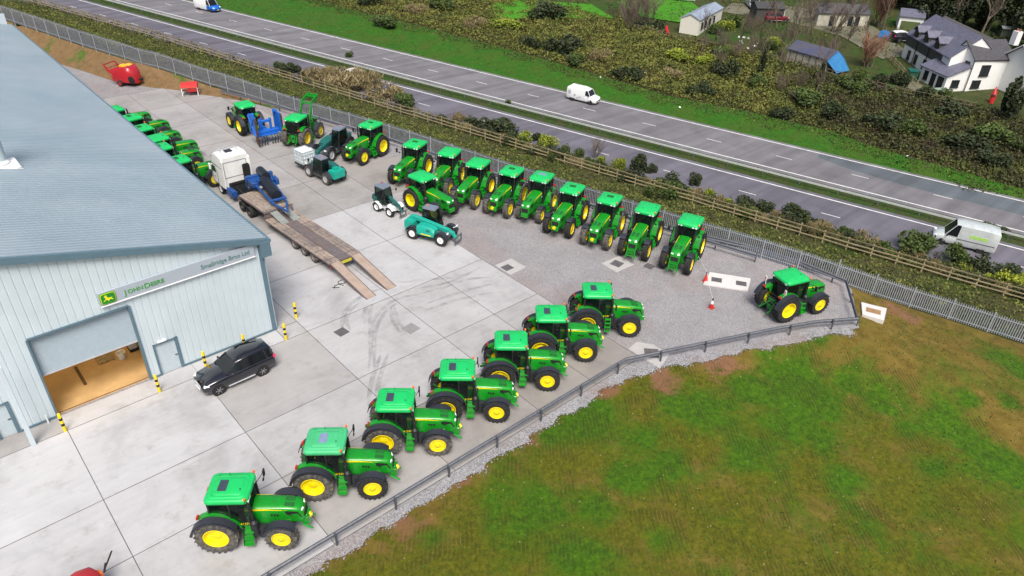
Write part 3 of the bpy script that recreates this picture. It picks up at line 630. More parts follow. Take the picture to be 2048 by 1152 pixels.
def lab6(t,txt):
    for s in (1,-1):
        M=Matrix.Translation((.72,s*.742,1.38))@Matrix.Rotation(R(90)if s<0 else R(-90),4,'X')
        if s>0: M=Matrix.Translation((1.54,.675,1.40))@Matrix.Rotation(PI,4,'Z')@Matrix.Rotation(R(90),4,'X')
        else: M=Matrix.Translation((1.04,-.775,1.36))@Matrix.Rotation(R(11),4,'Z')@Matrix.Rotation(R(90),4,'X')@Matrix.Rotation(R(-8),4,'Z')
        textmesh('model_lettering',txt,.17,yellow,t,M,.003)
tA=make_tractor('dark','black',dusty=0,name='tractor'); lab6(tA,'6155R')
tA2=make_tractor('dark','black',dusty=3,name='tractor'); lab6(tA2,'6155R')
tG=make_tractor('glass','black',dusty=1,roof=rooffade,name='tractor'); lab6(tG,'6155R')
tL=make_tractor('dark','black',ladder=True,name='tractor',slots='nose',front='block'); lab6(tL,'6155R')
GL='green tractors parked nose-out along the guard rail'
used={}
def steer(t,deg):
    for ch in kids(t):
        if ch.name.split('.')[0]=='front_tyre':
            c=Vector((2.8,(1 if ch.data.vertices[0].co.y>0 else -1)*.95,0)); r=Matrix.Rotation(R(deg),4,'Z'); ch.matrix_local=Matrix.Translation(c)@r@Matrix.Translation(-c)
def inst(proto):
    if proto.name not in used: used[proto.name]=1; return proto
    return copy_tree(proto)
def fromfront(proto,fx,fy,h,label,group,wb=2.8,half=1.17,side=-1,yard=0):
    a=R(h); d=(math.cos(a),math.sin(a)); lf=(-d[1],d[0]); x=fx-side*half*lf[0]-wb*d[0]; y=fy-side*half*lf[1]-wb*d[1]
    return put(inst(proto),x,y,h,label,'tractor',group)
for p,f,h,l in ((tA2,(6.8,22.07),-38.5,'green tractor with dark roof hatch and dusty tyres, nearest of the guard rail row'),
 (tG,(11.46,21.95),-39,'green tractor with faded roof and bluish glass hatch, second up the guard rail row'),
 (tA2,(15.60,22.25),-40,'green tractor just beyond the faded-roof tractor, third up the guard rail row'),
 (tA,(19.56,22.17),-40,'green tractor fourth up the guard rail row, exactly in its middle'),
 (tA,(23.55,22.29),-40.5,'green tractor with black front tyres, third from the far end of the guard rail row'),
 (tA,(27.25,22.75),-40,'green tractor second from the far end of the guard rail row'),
 (tL,(31.34,22.73),-41,'green tractor standing on gravel with ladder steps, farthest along the guard rail')):
    o=fromfront(p,*f,h,l,GL); steer(o,random.choice([0,3,-4,6,-2]))
GU='green tractors lined up in front of the palisade fence'
k=dict(fend='green')
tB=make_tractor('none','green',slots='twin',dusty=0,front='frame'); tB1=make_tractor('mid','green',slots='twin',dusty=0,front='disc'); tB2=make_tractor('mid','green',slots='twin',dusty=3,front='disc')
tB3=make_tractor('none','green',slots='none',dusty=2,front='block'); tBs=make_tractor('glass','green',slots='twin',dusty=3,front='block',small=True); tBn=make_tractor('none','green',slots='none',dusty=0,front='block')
def frommid(proto,mx,my,h,label,group,wb=2.8,back=.25):
    a=R(h); return put(inst(proto),mx-(wb+back*-1)*math.cos(a)-.0,my-(wb-back)*math.sin(a),h,label,'tractor',group)
for p,m,h,l,wb in ((tB1,(33.4,51.3),206,'green tractor with mirror arm out, fence row end nearest the telescopic loaders',2.8),
 (tB3,(34.75,47.7),209,'green tractor half hidden behind the turned-out tractor, second in the fence row',2.8),
 (tB3,(35.15,44.4),205,'green tractor with plain bonnet and worn front tyre, third in the fence row',2.8),
 (tB2,(36.3,41.4),203,'green tractor with yellow nose disc, muddy tyres, fourth in the fence row',2.8),
 (tBs,(37.75,39.0),204,'smaller green tractor with pale glass roof panel, fifth in the fence row',2.55),
 (tB1,(37.87,35.7),203,'green tractor with yellow nose disc and clean black tyres, right of the smaller tractor',2.8),
 (tB2,(38.85,32.5),203,'green tractor with yellow nose disc and chalky tyres, third from the cone end',2.8),
 (tB,(39.9,29.5),203,'green tractor with open front frame above the twin drain covers, second from the cone end',2.8),
 (tB,(40.85,26.2),201,'green tractor nearest the concrete chamber slab with cones, last of the fence row',2.8)):
    q=frommid(p,*m,h,l,GU,wb); q.scale=(1,1,1.06)
o=inst(tBn); a=R(-83); put(o,30.75+1.2*-math.sin(a)*1.0,46.5+1.2*math.cos(a),-83,'green tractor turned out of the row showing its big yellow wheel, behind teal telehandler','tractor')
o=inst(tB1); a=R(198); put(o,34.84-1.1*math.sin(a)*-1*-1,57.93+1.1,198,'clean green tractor with bright yellow wheels, beside the dark telescopic loader at the fence','tractor')
tR=make_tractor('none','black',slots='none',front='block',name='tractor'); a=R(-19)
put(tR,40.95-1.22*math.sin(a)*1.0,17.0+1.22*math.cos(a),-19,'lone green tractor seen from behind in the gravel corner by the guard rail','tractor')
for s in (1,-1):
    for x in (-.55,):
        m=MB(); m.box((x,s*.98,2.42),(.05,.16,.34),mat=0); 
        for k in range(3): m.box((x-.004,s*.98,2.32+.1*k),(.052,.17,.04),rot=(R(35),0,0),mat=1)
        m.bar((x,s*.9,2.0),(x,s*.98,2.3),.03,mat=0); m.build('marker_board',[whiteclean,redl],tR)
tI=make_tractor('none','black',slots='none',front='block',name='tractor'); put(tI,28.05,71.4,88,'green tractor carrying the blue folded cultivator by the fence','tractor')
tLo=make_tractor('none','green',slots='none',dusty=3,mud=True,front='block',name='tractor'); put(tLo,30.15,65.3,33,'older green tractor with raised front loader arms, seen from behind','tractor')
m=MB()
for s in (1,-1):
    m.loft([[(x,s*.55-.05,z0),(x,s*.55-.05,z1),(x,s*.55+.05,z1),(x,s*.55+.05,z0)] for x,z0,z1 in ((1.7,1.6,1.95),(2.1,2.6,2.95),(2.6,3.55,3.85))])
    m.bar((2.55,s*.55,3.7),(3.8,s*.55,4.05),.1,.24); m.bar((1.9,s*.55,1.5),(2.5,s*.55,3.1),.09); m.bar((1.7,s*.55,1.0),(1.7,s*.55,2.0),.16,.2); m.bar((2.5,s*.55,3.2),(3.6,s*.55,3.75),.07)
m.bar((2.55,-.55,3.65),(2.55,.55,3.65),.14); m.bar((3.6,-.6,4.0),(3.6,.6,4.0),.12); m.box((3.9,0,3.95),(.12,1.2,.5)); m.build('front_loader',green,tLo,bevel=.01)
GB='green tractors partly hidden beside the shed roof'
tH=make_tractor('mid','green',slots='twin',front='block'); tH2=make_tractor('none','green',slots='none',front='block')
for p,x,y,h,l in ((tH2,16.9,78.2,8,'green tractor farthest along beside the shed, little more than its roof showing'),
 (tH,17.5,74.8,6,'green tractor second from the far end beside the shed eave'),
 (tH,17.3,71.3,6,'green tractor third from the far end beside the shed eave with open vented roof'),
 (tH2,17.6,68.0,4,'green tractor third from the lorry beside the shed eave, showing its bonnet'),
 (tH,17.0,65.6,4,'green tractor second from the lorry beside the shed eave'),
 (tH,17.2,61.9,3,'green tractor next behind the white lorry cab beside the shed eave')):
    put(inst(p),x,y,h,l,'tractor',GB)
# ------------------------------------------------------------ blue folded cultivator behind a tractor
t=tag(empty('cultivator',(28.2,67.9,0),R(88)),'blue folded cultivator with rusty disc roller mounted behind the tractor by the fence','cultivator')
m=MB(); m.box((0,0,1.0),(.5,2.2,.3)); m.box((.5,0,1.0),(.8,.5,.4)); m.bar((.7,0,1.1),(.9,0,1.9),.14); m.bar((-.3,-1,.8),(-.3,1,.8),.14); m.cyl((0,-.5,1.1),(0,-.5,2.1),.12); m.cyl((0,.5,1.1),(0,.5,2.1),.12); m.bar((0,-.6,1.9),(0,.6,1.9),.2); m.build('frame',blue,t,bevel=.03)
for s in (1,-1):
    m=MB(); m.box((-.1,s*1.15,1.75),(1.3,.16,1.7)); m.bar((-.6,s*1.25,1.0),(.5,s*1.25,2.5),.12); m.bar((.5,s*1.25,1.0),(-.6,s*1.25,2.5),.12); m.cyl((0,s*.9,2.6),(0,s*1.2,2.6),.16); m.build('folding_wing',blue,t,bevel=.03)
    m=MB()
    for k in range(7): m.lathe([(-.03,.01),(-.02,.32),(.02,.32),(.03,.01)],(-.75+0*k,s*1.2+0,.6+.28*k),10,axis='y')
    m.build('disc_roller',rust,t)
    for k in range(4):
        m=MB(); m.tube([(-.4,s*(.25+.25*k),.8),(-.7,s*(.25+.25*k),.6),(-.55,s*(.25+.25*k),.15)],.035,5); m.box((-.5,s*(.25+.25*k),.12),(.2,.05,.12),rot=(0,R(30),0)); m.build('tine',dkmetal,t)
t.scale=(1.2,1.1,1.2)
# ------------------------------------------------------------ telescopic handlers
def cabbox(t,x0,x1,y0,y1,z0,z1,slope=.25,fm=black,rm=None,back=0):
    P=[(x0+back,y0,z0),(x1,y0,z0),(x1,y1,z0),(x0+back,y1,z0)]; Q=[(x0,y0+.06,z1),(x1-slope,y0+.06,z1),(x1-slope,y1-.06,z1),(x0,y1-.06,z1)]
    f=MB()
    for a,b in zip(P,Q): f.bar(a,b,.07)
    for L_ in (P,Q):
        for a,b in zip(L_,L_[1:]+L_[:1]): f.bar(a,b,.07)
    f.build('cab_frame',fm,t)
    for i,nm in ((0,'side_window'),(1,'windscreen'),(2,'side_window'),(3,'rear_window')):
        j=(i+1)%4; m=MB(); m.add([P[i],P[j],Q[j],Q[i]],[(0,1,2,3)]); m.build(nm,glass,t,smooth=0)
    m=MB(); m.loft([rrect((Q[0][0]+Q[1][0])/2,(y0+y1)/2,(Q[1][0]-Q[0][0])/2+.05,(y1-y0)/2,.08,z1),rrect((Q[0][0]+Q[1][0])/2,(y0+y1)/2,(Q[1][0]-Q[0][0])/2+.02,(y1-y0)/2-.03,.08,z1+.1)]); m.build('cab_roof',pm('blue_grey_roof',(.17,.20,.25),.3),t)
    m=MB(); m.box(((x0+x1)/2-.15,(y0+y1)/2,z0+.2),(.45,.45,.15)); m.box(((x0+x1)/2-.4,(y0+y1)/2,z0+.5),(.12,.42,.6)); m.build('seat',seatm,t,bevel=.03)
    m=MB(); m.bar((x1-.1,(y0+y1)/2,z0),(x1-.35,(y0+y1)/2,z0+.5),.08); m.lathe([(0,.18),(.03,.18),(.03,.14),(0,.14)],(x1-.38,(y0+y1)/2,z0+.5),12,axis='z'); m.build('steering_wheel',black,t)
def telehandler(col,wb=2.55,wr=.52,ww=.38,rm=whiteclean,tm=blacktyre,tip=0,cover=None,sc=1):
    t=empty('telehandler'); 
    for x in (0,wb):
        for s in (1,-1):
            wheel(t,'front_tyre' if x else 'rear_tyre',x,s*.82,wr,ww,wr*.52,tm,rm,16,depth=.15,lug=.035)
            m=MB(); m.arc((x,0,wr),wr+.05,wr+.09,R(15),R(165),min(s*.62,s*1.02),max(s*.62,s*1.02),10); m.build('mudguard',fender,t)
    m=MB(); m.box((wb/2,0,.72),(wb+.9,.75,.36)); m.box((wb/2,.62,.62),(1.3,.45,.35)); m.cyl((0,-.7,wr),(0,.7,wr),.12); m.cyl((wb,-.7,wr),(wb,.7,wr),.12); m.build('chassis',grey,t,bevel=.02)
    # engine cover on the right side
    m=MB(); 
    def er(x,z1,y0=-1.0,y1=-.3): return [(x,y0,.62),(x,y0,z1-.18),(x,y0+.15,z1),(x,y1,z1),(x,y1,.62)]
    m.loft([er(.45,1.32),er(.8,1.42),er(1.7,1.35),er(2.0,1.15)]); ec=m.build('engine_cover',cover or col,t,40)
    m=MB()
    for k in range(5): m.box((1.35+.07*k,-1.0,1.1),(.035,.02,.22))
    m.build('air_vent',blackpaint,ec)
    m=MB(); m.box((1.3,-1.0,.72),(.9,.03,.08)); m.build('step',yellow if col==teal else dkmetal,t)
    # boom, pivot high at the rear, nose low at the front
    m=MB(); m.box((-.45,-.02,1.0),(.9,1.3,.75)); m.box((-.35,0,1.45),(.5,.5,.35)); m.build('rear_counterweight',cover or col,t,bevel=.08,segs=2)
    a=(-.35,-.05,1.55);b=(wb+.35,-.05,1.0)
    m=MB(); m.bar(a,b,.32,.34); m.bar((wb-.6,-.05,1.13),(wb+.75,-.05,.86),.26,.27); m.bar((wb+.6,-.05,.9),(wb+.95,-.05,.45),.22,.24); m.bar((.6,-.05,.85),(1.7,-.05,1.15),.1); m.build('boom',col,t,bevel=.03)
    cabbox(t,.35,1.75,.18,.98,.85,2.28,.35,black,grey,0)
    m=MB(); 
    for y in (-.5,.5): m.bar((wb+1.05,y,.75),(wb+1.05,y,.25),.08)
    m.bar((wb+1.08,-.55,.75),(wb+1.08,.55,.75),.07); m.bar((wb+1.08,-.55,.28),(wb+1.08,.55,.28),.07); m.build('fork_carriage',grey,t)
    for s in (1,-1):
        m=MB(); m.box((wb+.55,s*.75,1.15),(.08,.2,.12)); m.bar((wb+.3,s*.6,1.0),(wb+.55,s*.75,1.1),.04); m.build('headlight',lampw,t)
    m=MB(); m.tube([(1.5,1.0,1.9),(1.9,1.15,1.95)],.02,5); m.box((1.92,1.2,1.9),(.06,.16,.26)); m.build('mirror',black,t)
    m=MB(); m.cyl((.6,.6,2.38),(.6,.6,2.5),.05,n=8); m.build('beacon',orange,t)
    return t
t=telehandler(teal); a=R(-66); put(t,27.95-1.0*math.sin(a)*1,42.3+1.0*math.cos(a),-66,'bright teal telehandler with white wheels parked on the edge of the concrete','telehandler')
t=telehandler(dteal,tm=dusttyre,rm=lgrey,wr=.56,cover=dteal); put(t,28.65,55.5,97,'dark muddy telehandler carrying a white liquid tank in the middle of the yard','telehandler')
for ch in kids(t):
    if ch.name.startswith('rear_counterweight'): ch.data.materials[0]=teal
m=empty('liquid_tank',(28.1,59.8,.5),R(7)); m.scale=(1.25,1.25,1.2); tag(m,'white caged plastic liquid tank held on the forks of the dark telehandler','tank')
q=MB(); q.box((0,0,.66),(1.0,1.15,1.0)); q.cyl((0,0,1.16),(0,0,1.22),.14,n=12); q.build('bottle',pm('translucent_plastic',(.72,.82,.82),.4),m,bevel=.07,segs=2)
q=MB()
for i in range(6):
    x=-.5+.2*i; q.bar((x,-.6,.15),(x,-.6,1.18),.03); q.bar((x,.6,.15),(x,.6,1.18),.03)
for i in range(7):
    y=-.6+.2*i; q.bar((-.53,y,.15),(-.53,y,1.18),.03); q.bar((.53,y,.15),(.53,y,1.18),.03)
for z in (.35,.65,.95,1.18):
    for y in (-.6,.6): q.bar((-.53,y,z),(.53,y,z),.028)
    for x in (-.53,.53): q.bar((x,-.6,z),(x,.6,z),.028)
q.build('cage',lgrey,m); q=MB(); q.box((0,0,.07),(1.05,1.2,.12)); q.build('pallet',blackpaint,m)
# dark big telehandler beside the fence tractors
t=telehandler(dteal,wb=2.9,wr=.62,ww=.45,rm=lgrey); a=R(206); put(t,33.2,62.0,206,'dark green telescopic loader with grey wheels between two tractors at the fence','telehandler'); t.scale=(1.1,1.1,1.12)
# ------------------------------------------------------------ small articulated loader
t=empty('compact_loader'); put(t,29.05,48.25,-80,'small teal and white compact wheel loader facing the turned-out tractor','loader')
for x in (0,1.55):
    for s in (1,-1): wheel(t,'tyre',x,s*.52,.42,.32,.24,blacktyre,whiteclean,14,depth=.2,lug=.03)
m=MB(); m.box((-.1,0,.75),(1.1,.8,.55)); m.box((-.35,0,1.1),(.7,.95,.5)); m.build('engine_cover',dteal,t,bevel=.07,segs=2)
m=MB(); m.box((.1,0,.48),(1.5,.6,.3)); m.box((1.3,0,.6),(.8,.5,.4))
for s in (1,-1): m.arc((0,0,.42),.47,.51,R(0),R(180),min(s*.38,s*.7),max(s*.38,s*.7),8); m.arc((1.55,0,.42),.47,.51,R(30),R(170),min(s*.38,s*.7),max(s*.38,s*.7),8)
m.build('chassis',whiteclean,t)
cabbox(t,-.25,.95,-.45,.45,.85,2.2,.22,black,grey,0)
m=MB(); m.bar((1.0,0,1.45),(2.1,0,.95),.22,.24); m.bar((2.0,0,1.0),(2.5,0,.5),.16,.18); m.bar((1.2,0,.9),(1.9,0,.85),.1); m.build('loader_arm',dteal,t,bevel=.02)
m=MB(); m.bar((2.55,-.4,.25),(2.55,.4,.25),.08); m.bar((2.55,-.3,.2),(2.55,-.3,.65),.07); m.bar((2.55,.3,.2),(2.55,.3,.65),.07); m.bar((2.6,-.45,.62),(2.6,.45,.62),.07); m.build('tool_carrier',grey,t)
m=MB(); m.cyl((0,.2,2.3),(0,.2,2.45),.05,n=8); m.build('beacon',redl,t)
for s in (1,-1):
    m=MB(); m.tube([(.8,s*.45,1.9),(1.05,s*.7,1.95)],.015,5); m.box((1.06,s*.74,1.92),(.05,.12,.24)); m.build('mirror',black,t)
# ------------------------------------------------------------ lorry and low loader trailer
t=empty('lorry',(20.95,59.3,0),R(90)); tag(t,'white lorry tractor unit with tall cab, nosed in beside the shed-side tractors','lorry')
for x,s in ((0,1),(0,-1)): wheel(t,'front_wheel',x,s*1.05,.5,.32,.3,blacktyre,lgrey,0,depth=.25)
for x in (-4.3,-5.7):
    for s in (1,-1): wheel(t,'rear_wheel',x,s*1.0,.5,.55,.3,blacktyre,dkmetal,0,depth=.3)
def cr(x,hw,z0,z1,k=.9): return [(x,-hw,z0),(x,-hw*1.0,z0+(z1-z0)*.75),(x,-hw*.94,z1-.15),(x,-hw*k+.05,z1),(x,hw*k-.05,z1),(x,hw*.94,z1-.15),(x,hw,z0+(z1-z0)*.75),(x,hw,z0)]
m=MB(); m.loft([cr(-1.35,1.24,.95,3.66),cr(-.9,1.27,.95,3.8),cr(.3,1.23,.95,3.75),cr(.8,1.22,.95,3.45),cr(1.12,1.2,.95,3.0),cr(1.3,1.2,.95,2.6),cr(1.38,1.18,.95,1.9),cr(1.35,1.16,.6,1.5)]); cb=m.build('cab',cream,t,22)
m=MB(); m.add([(1.39,-1.05,1.95),(1.39,1.05,1.95),(1.33,1.02,2.6),(1.33,-1.02,2.6)],[(0,1,2,3)]); m.build('windscreen',tarm,t,smooth=0)
for s in (1,-1):
    m=MB(); m.add([(.1,s*1.235,1.95),(1.0,s*1.225,1.9),(.95,s*1.225,2.5),(.15,s*1.235,2.55)],[(0,1,2,3)]); m.build('side_window',tarm,cb,smooth=0)
    m=MB(); m.box((.95,s*1.42,2.35),(.2,.14,.55)); m.bar((.9,s*1.2,2.55),(.95,s*1.4,2.5),.05); m.build('mirror',whiteclean,t,bevel=.03)
    m=MB(); m.box((-1.3,s*1.18,2.3),(.4,.12,2.3)); m.build('side_fairing',cream,t,bevel=.04)
    m=MB(); m.box((-1.9,s*.95,.75),(1.3,.5,.6)); m.build('fuel_tank',navy,t,bevel=.08,segs=2)
    m=MB(); m.arc((0,0,.5),.56,.62,R(10),R(170),min(s*.85,s*1.22),max(s*.85,s*1.22),10); m.arc((-4.3,0,.5),.56,.6,R(60),R(170),min(s*.7,s*1.24),max(s*.7,s*1.24),8); m.build('mudguard',blackpaint,t)
m=MB(); m.box((-2.9,.42,.85),(7.0,.1,.28)); m.box((-2.9,-.42,.85),(7.0,.1,.28)); m.box((-4.9,0,1.05),(.9,.9,.1)); m.box((-1.4,0,.9),(.5,1.6,.5)); m.build('chassis',dkmetal,t)
m=MB(); m.box((-1.5,-.75,2.1),(.25,.6,1.5)); m.box((-1.5,0,1.3),(.2,1.6,.25)); m.build('air_duct',blackpaint,t,bevel=.08,segs=2)
m=MB(); m.cyl((-.2,.7,3.8),(-.2,.7,3.92),.06,n=8); m.cyl((-.2,-.7,3.8),(-.2,-.7,3.92),.06,n=8); m.bar((.2,-.9,3.85),(.2,.9,3.85),.04)
for k in range(4): m.cyl((.22,-.6+.4*k,3.86),(.3,-.6+.4*k,3.87),.09,n=10)
m.build('roof_light_bar',lgrey,cb)
m=MB()
for z_ in (1.9,3.25): m.box((-1.365,.1,z_),(.02,1.9,.025))
for y_ in (-.9,1.08): m.box((-1.365,y_,2.55),(.02,.025,1.4))
m.box((-.1,1.262,1.6),(.03,.02,1.5)); m.box((1.05,1.235,1.6),(.03,.02,1.4)); m.box((.5,1.255,1.0),(1.2,.02,.03)); m.box((-.1,1.262,2.75),(2.2,.02,.04)); m.box((.5,1.265,1.55),(.2,.03,.04)); m.box((-1.37,-.2,1.15),(.03,2.2,.5)); m.build('panel_seam',fender,cb)
m=MB(); m.loft([[(x,-1.1,z),(x,-1.1,z+.05),(x,1.1,z+.05),(x,1.1,z)] for x,z in ((1.0,3.2),(1.45,3.0))]); m.build('sun_visor',fender,cb); m=MB(); m.box((-.35,.1,3.85),(.5,.6,.06)); m.build('roof_hatch',fender,cb)
t=empty('low_loader_trailer',(21.62,41.6,0),R(93.2)); tag(t,'long rusty step-frame trailer with timber deck and two lowered ramps behind the lorry','trailer')
deckm=pm('worn_timber_deck',(.33,.265,.21),.85,var=.35,scale=7,dirt=(.12,.10,.11),da=.95,dscale=.55); L_=9.2
m=MB()
for k in range(9):
    y=-1.2+.3*k
    if abs(y)<.42: continue
    m.box((L_/2,y,.93),(L_-.06,.27,.05))
m.build('timber_deck',deckm,t,smooth=0)
steelm=pm('trailer_steel',(.15,.13,.135),.6,metal=.1,var=.25,dirt=(.2,.12,.08),da=.6)
m=MB(); m.box((L_/2,0,.88),(L_,2.56,.06)); m.box((L_/2,0,.93),(L_-.1,.82,.045))
for s in (1,-1): m.box((L_/2,s*1.3,.87),(L_,.08,.11)); m.box((L_/2,s*.5,.68),(L_,.14,.3))
for k in range(7): m.box((.6+1.5*k,0,.962),(.09,2.5,.012))
m.box((L_+.1,0,1.0),(.12,2.5,.5)); m.build('deck_frame',steelm,t)
m=MB(); m.box((L_+2.2,0,1.42),(4.3,2.5,.14)); m.box((L_+2.2,0,1.25),(4.1,1.3,.25)); m.box((L_+4.3,0,1.25),(.1,2.5,.3)); m.build('gooseneck',steelm,t)
m=MB()
for k in range(8): m.box((L_+2.2,-1.08+.31*k,1.51),(4.1,.28,.04))
m.build('gooseneck_deck',deckm,t,smooth=0)
for k in range(2):
    m=MB(); m.loft([[(L_+1.0,-.85+1.0*k+d,1.56) for d in (0,.62)]+[(L_+1.0,-.85+1.0*k+d,1.50) for d in (.62,0)],[(L_-1.7,-.85+1.0*k+d,1.0) for d in (0,.62)]+[(L_-1.7,-.85+1.0*k+d,.96) for d in (.62,0)]]); m.build('loading_board',pm('grey_board',(.25,.27,.26),.7,dirt=(.15,.14,.12),da=.5),t,smooth=0)
for x in (2.35,3.7,5.1):
    for s in (1,-1): wheel(t,'wheel',x,s*1.1,.46,.36,.24,dusttyre,pm('wheel_grey_pink',(.22,.18,.2),.6),0,depth=.25)
for s in (1,-1):
    m=MB(); rp=[(0,.93),(-3.1,.29),(-4.35,.04)]
    m.loft([[(x,s*.87-.37,z-.09),(x,s*.87-.37,z),(x,s*.87+.37,z),(x,s*.87+.37,z-.09)] for x,z in rp]); r=m.build('ramp',pm('ramp_steel',(.38,.295,.24),.8,dirt=(.2,.15,.12),da=.6,dscale=2),t,smooth=0)
    m=MB(); 
    for yy in (-.37,.37): m.loft([[(x,s*.87+yy-.025,z-.2*(1 if i==1 else .4)),(x,s*.87+yy-.025,z+.02),(x,s*.87+yy+.025,z+.02),(x,s*.87+yy+.025,z-.2*(1 if i==1 else .4))] for i,(x,z) in enumerate(rp)])
    m.build('ramp_side',steelm,r,smooth=0)
    m=MB(); m.box((-.03,s*1.15,.68),(.06,.25,.14)); m.build('tail_light',redl,t)
m=MB(); m.box((-.04,0,.7),(.05,1.0,.2)); m.build('rear_marker_plate',pm('marker_yellow',(.6,.52,.05),.5),t)
# blue roller on the gooseneck
t=empty('field_roller',(21.8,55.3,1.53),R(-96)); tag(t,'dark blue folding roller with black drums loaded on the front of the trailer','roller')
m=MB(); m.box((.4,0,.75),(1.2,2.1,.35)); m.bar((-.1,.75,.8),(4.2,.55,.35),.18); m.bar((-.1,-.75,.8),(4.2,-.55,.35),.18); m.bar((4.2,-.55,.35),(6.0,0,.25),.16); m.bar((4.2,.55,.35),(6.0,0,.25),.16); m.box((-.3,0,.6),(.3,2.3,1.0)); m.bar((3.9,-.7,.45),(3.9,.7,.45),.2); m.box((1.0,.95,.8),(.9,.3,.5)); m.build('frame',navy,t,bevel=.03)
drm=pm('drum_steel',(.03,.035,.045),.4,metal=.5)
m=MB(); m.cyl((1.0,.0,1.0),(3.7,.0,.72),.44,n=20); m.build('drum',drm,t)
m=MB(); m.cyl((-.6,.25,1.25),(.9,.25,1.25),.36,n=20); m.build('drum',drm,t)
for s in (1,-1): wheel(t,'tyre',.2,s*1.0,.4,.3,.2,blacktyre,navy,0,depth=.2)
for s in (1,-1):
    m=MB(); m.bar((1.2,s*.35,1.15),(3.4,s*.35,.95),.05); m.bar((.5,s*.6,.9),(1.5,s*.5,1.3),.07); m.build('hydraulic_ram',blue,t)
# loose chains/hook beside the trailer
m=MB(); z=.02
for L2 in ([(0,0),(.35,.1),(.6,-.1),(.9,.05),(1.2,-.15)],[(.5,-.5),(.6,-.1),(.8,-.45),(1.1,-.5)],[(.1,.2),(.2,-.3)]): m.tube([(x,y,z+.01) for x,y in L2],.025,5)
o=m.build('lashing_chain',dkmetal,loc=(19.6,39.8,0)); o.rotation_euler.z=R(40); tag(o,'dark lashing chains lying on the concrete beside the trailer tail','chain')
# ------------------------------------------------------------ red machines
def red_feeder(loc,rz):
    t=empty('straw_spreader',loc,R(rz)); tag(t,'red straw spreader with yellow cover and raised tailgate frame by the bank','machine')
    m=MB(); m.loft([[(x,y*w,z*h+.35) for y,z in ((-1,.1),(-1,.75),(-.75,1),(.75,1),(1,.75),(1,.1),(.6,0),(-.6,0))] for x,w,h in ((-1.4,.95,1.3),(0,1.05,1.9),(.7,1.05,2.0),(1.2,.8,1.7),(1.5,.5,1.2))]); m.build('body',red,t,40)
    m=MB(); m.box((0,-.2,2.28),(.9,.8,.3)); m.lathe([(-.2,.4),(0,.45),(.2,.3),(.2,.001)],(.3,.3,2.25),12,axis='z'); m.build('chute_cover',pm('amber_cover',(.85,.42,.02),.5),t,bevel=.08)
    m=MB()
    for s in (1,-1): m.bar((-1.4,s*.9,1.4),(-2.4,s*.9,2.3),.1); m.bar((-1.4,s*.9,.6),(-2.4,s*.9,2.3),.06)
    m.bar((-2.4,-.9,2.3),(-2.4,.9,2.3),.1); m.bar((-2.0,-.9,1.95),(-2.0,.9,1.95),.07); m.box((-1.7,0,1.5),(.6,1.8,.06),rot=(0,R(40),0)); m.build('tailgate_frame',red,t)
    m=MB(); m.lathe([(-.1,.001),(-.1,.4),(.1,.4),(.1,.001)],(1.2,-.85,.9),14); m.cyl((1.5,.2,.8),(1.9,.2,.8),.15); m.build('drive_cover',blackpaint,t)
    for s in (1,-1): wheel(t,'tyre',-.3,s*1.1,.4,.25,.22,blacktyre,red,0,depth=.2)
red_feeder((23.6,95.2,0),-60)
t=empty('feed_rack',(27.9,87.2,0),R(-25)); tag(t,'small red and white steel rack with legs at the foot of the bank','rack')
m=MB(); m.loft([[(x,-.7,1.0),(x,-.6,1.35),(x,.6,1.35),(x,.7,1.0)] for x in (-.9,.9)]); m.build('canopy',pm('bright_red',(.6,.03,.03),.5),t)
m=MB(); m.box((0,0,.55),(1.7,.08,.12)); m.box((.3,-.62,.7),(1.1,.04,.4)); 
for x in (-.85,0,.85): m.bar((x,-.6,1.0),(x,.6,.3),.06); m.bar((x,.6,1.0),(x,-.6,.3),.06)
m.build('crossbars',red,t)
for x in (-.85,.85):
    for y in (-.6,.6): m=MB(); m.bar((x,y,0),(x,y,1.05),.08); m.build('leg',whiteclean,t)
t=empty('road_roller',(-.72,25.05,0),R(20)); tag(t,'red rounded machine with black pipes cut by the bottom edge of the picture','machine')
m=MB(); m.loft([[(x,w*math.cos(a),.9+w*.8*math.sin(a)) for a in [2*PI*k/14 for k in range(14)]] for x,w in ((-1.1,.3),(-.9,.62),(-.3,.75),(.4,.72),(.85,.5),(.95,.2))]); m.build('hopper',pm('worn_red',(.5,.02,.03),.5,dirt=(.1,.03,.03),da=.5),t,50)
m=MB(); m.bar((-.1,-.75,1.1),(-.1,0,1.58),.06); m.bar((-.1,0,1.58),(-.1,.75,1.1),.06); m.build('strap',redl,t)
m=MB(); m.box((.9,-.1,.9),(.3,.35,.3)); m.build('gearbox',orange,t,bevel=.05); m=MB(); m.bar((1.1,-.2,.9),(1.4,.1,.95),.07); m.bar((1.3,.3,.4),(1.8,.1,1.3),.05); m.box((0,0,.25),(1.6,1.2,.2)); m.build('frame',blackpaint,t)
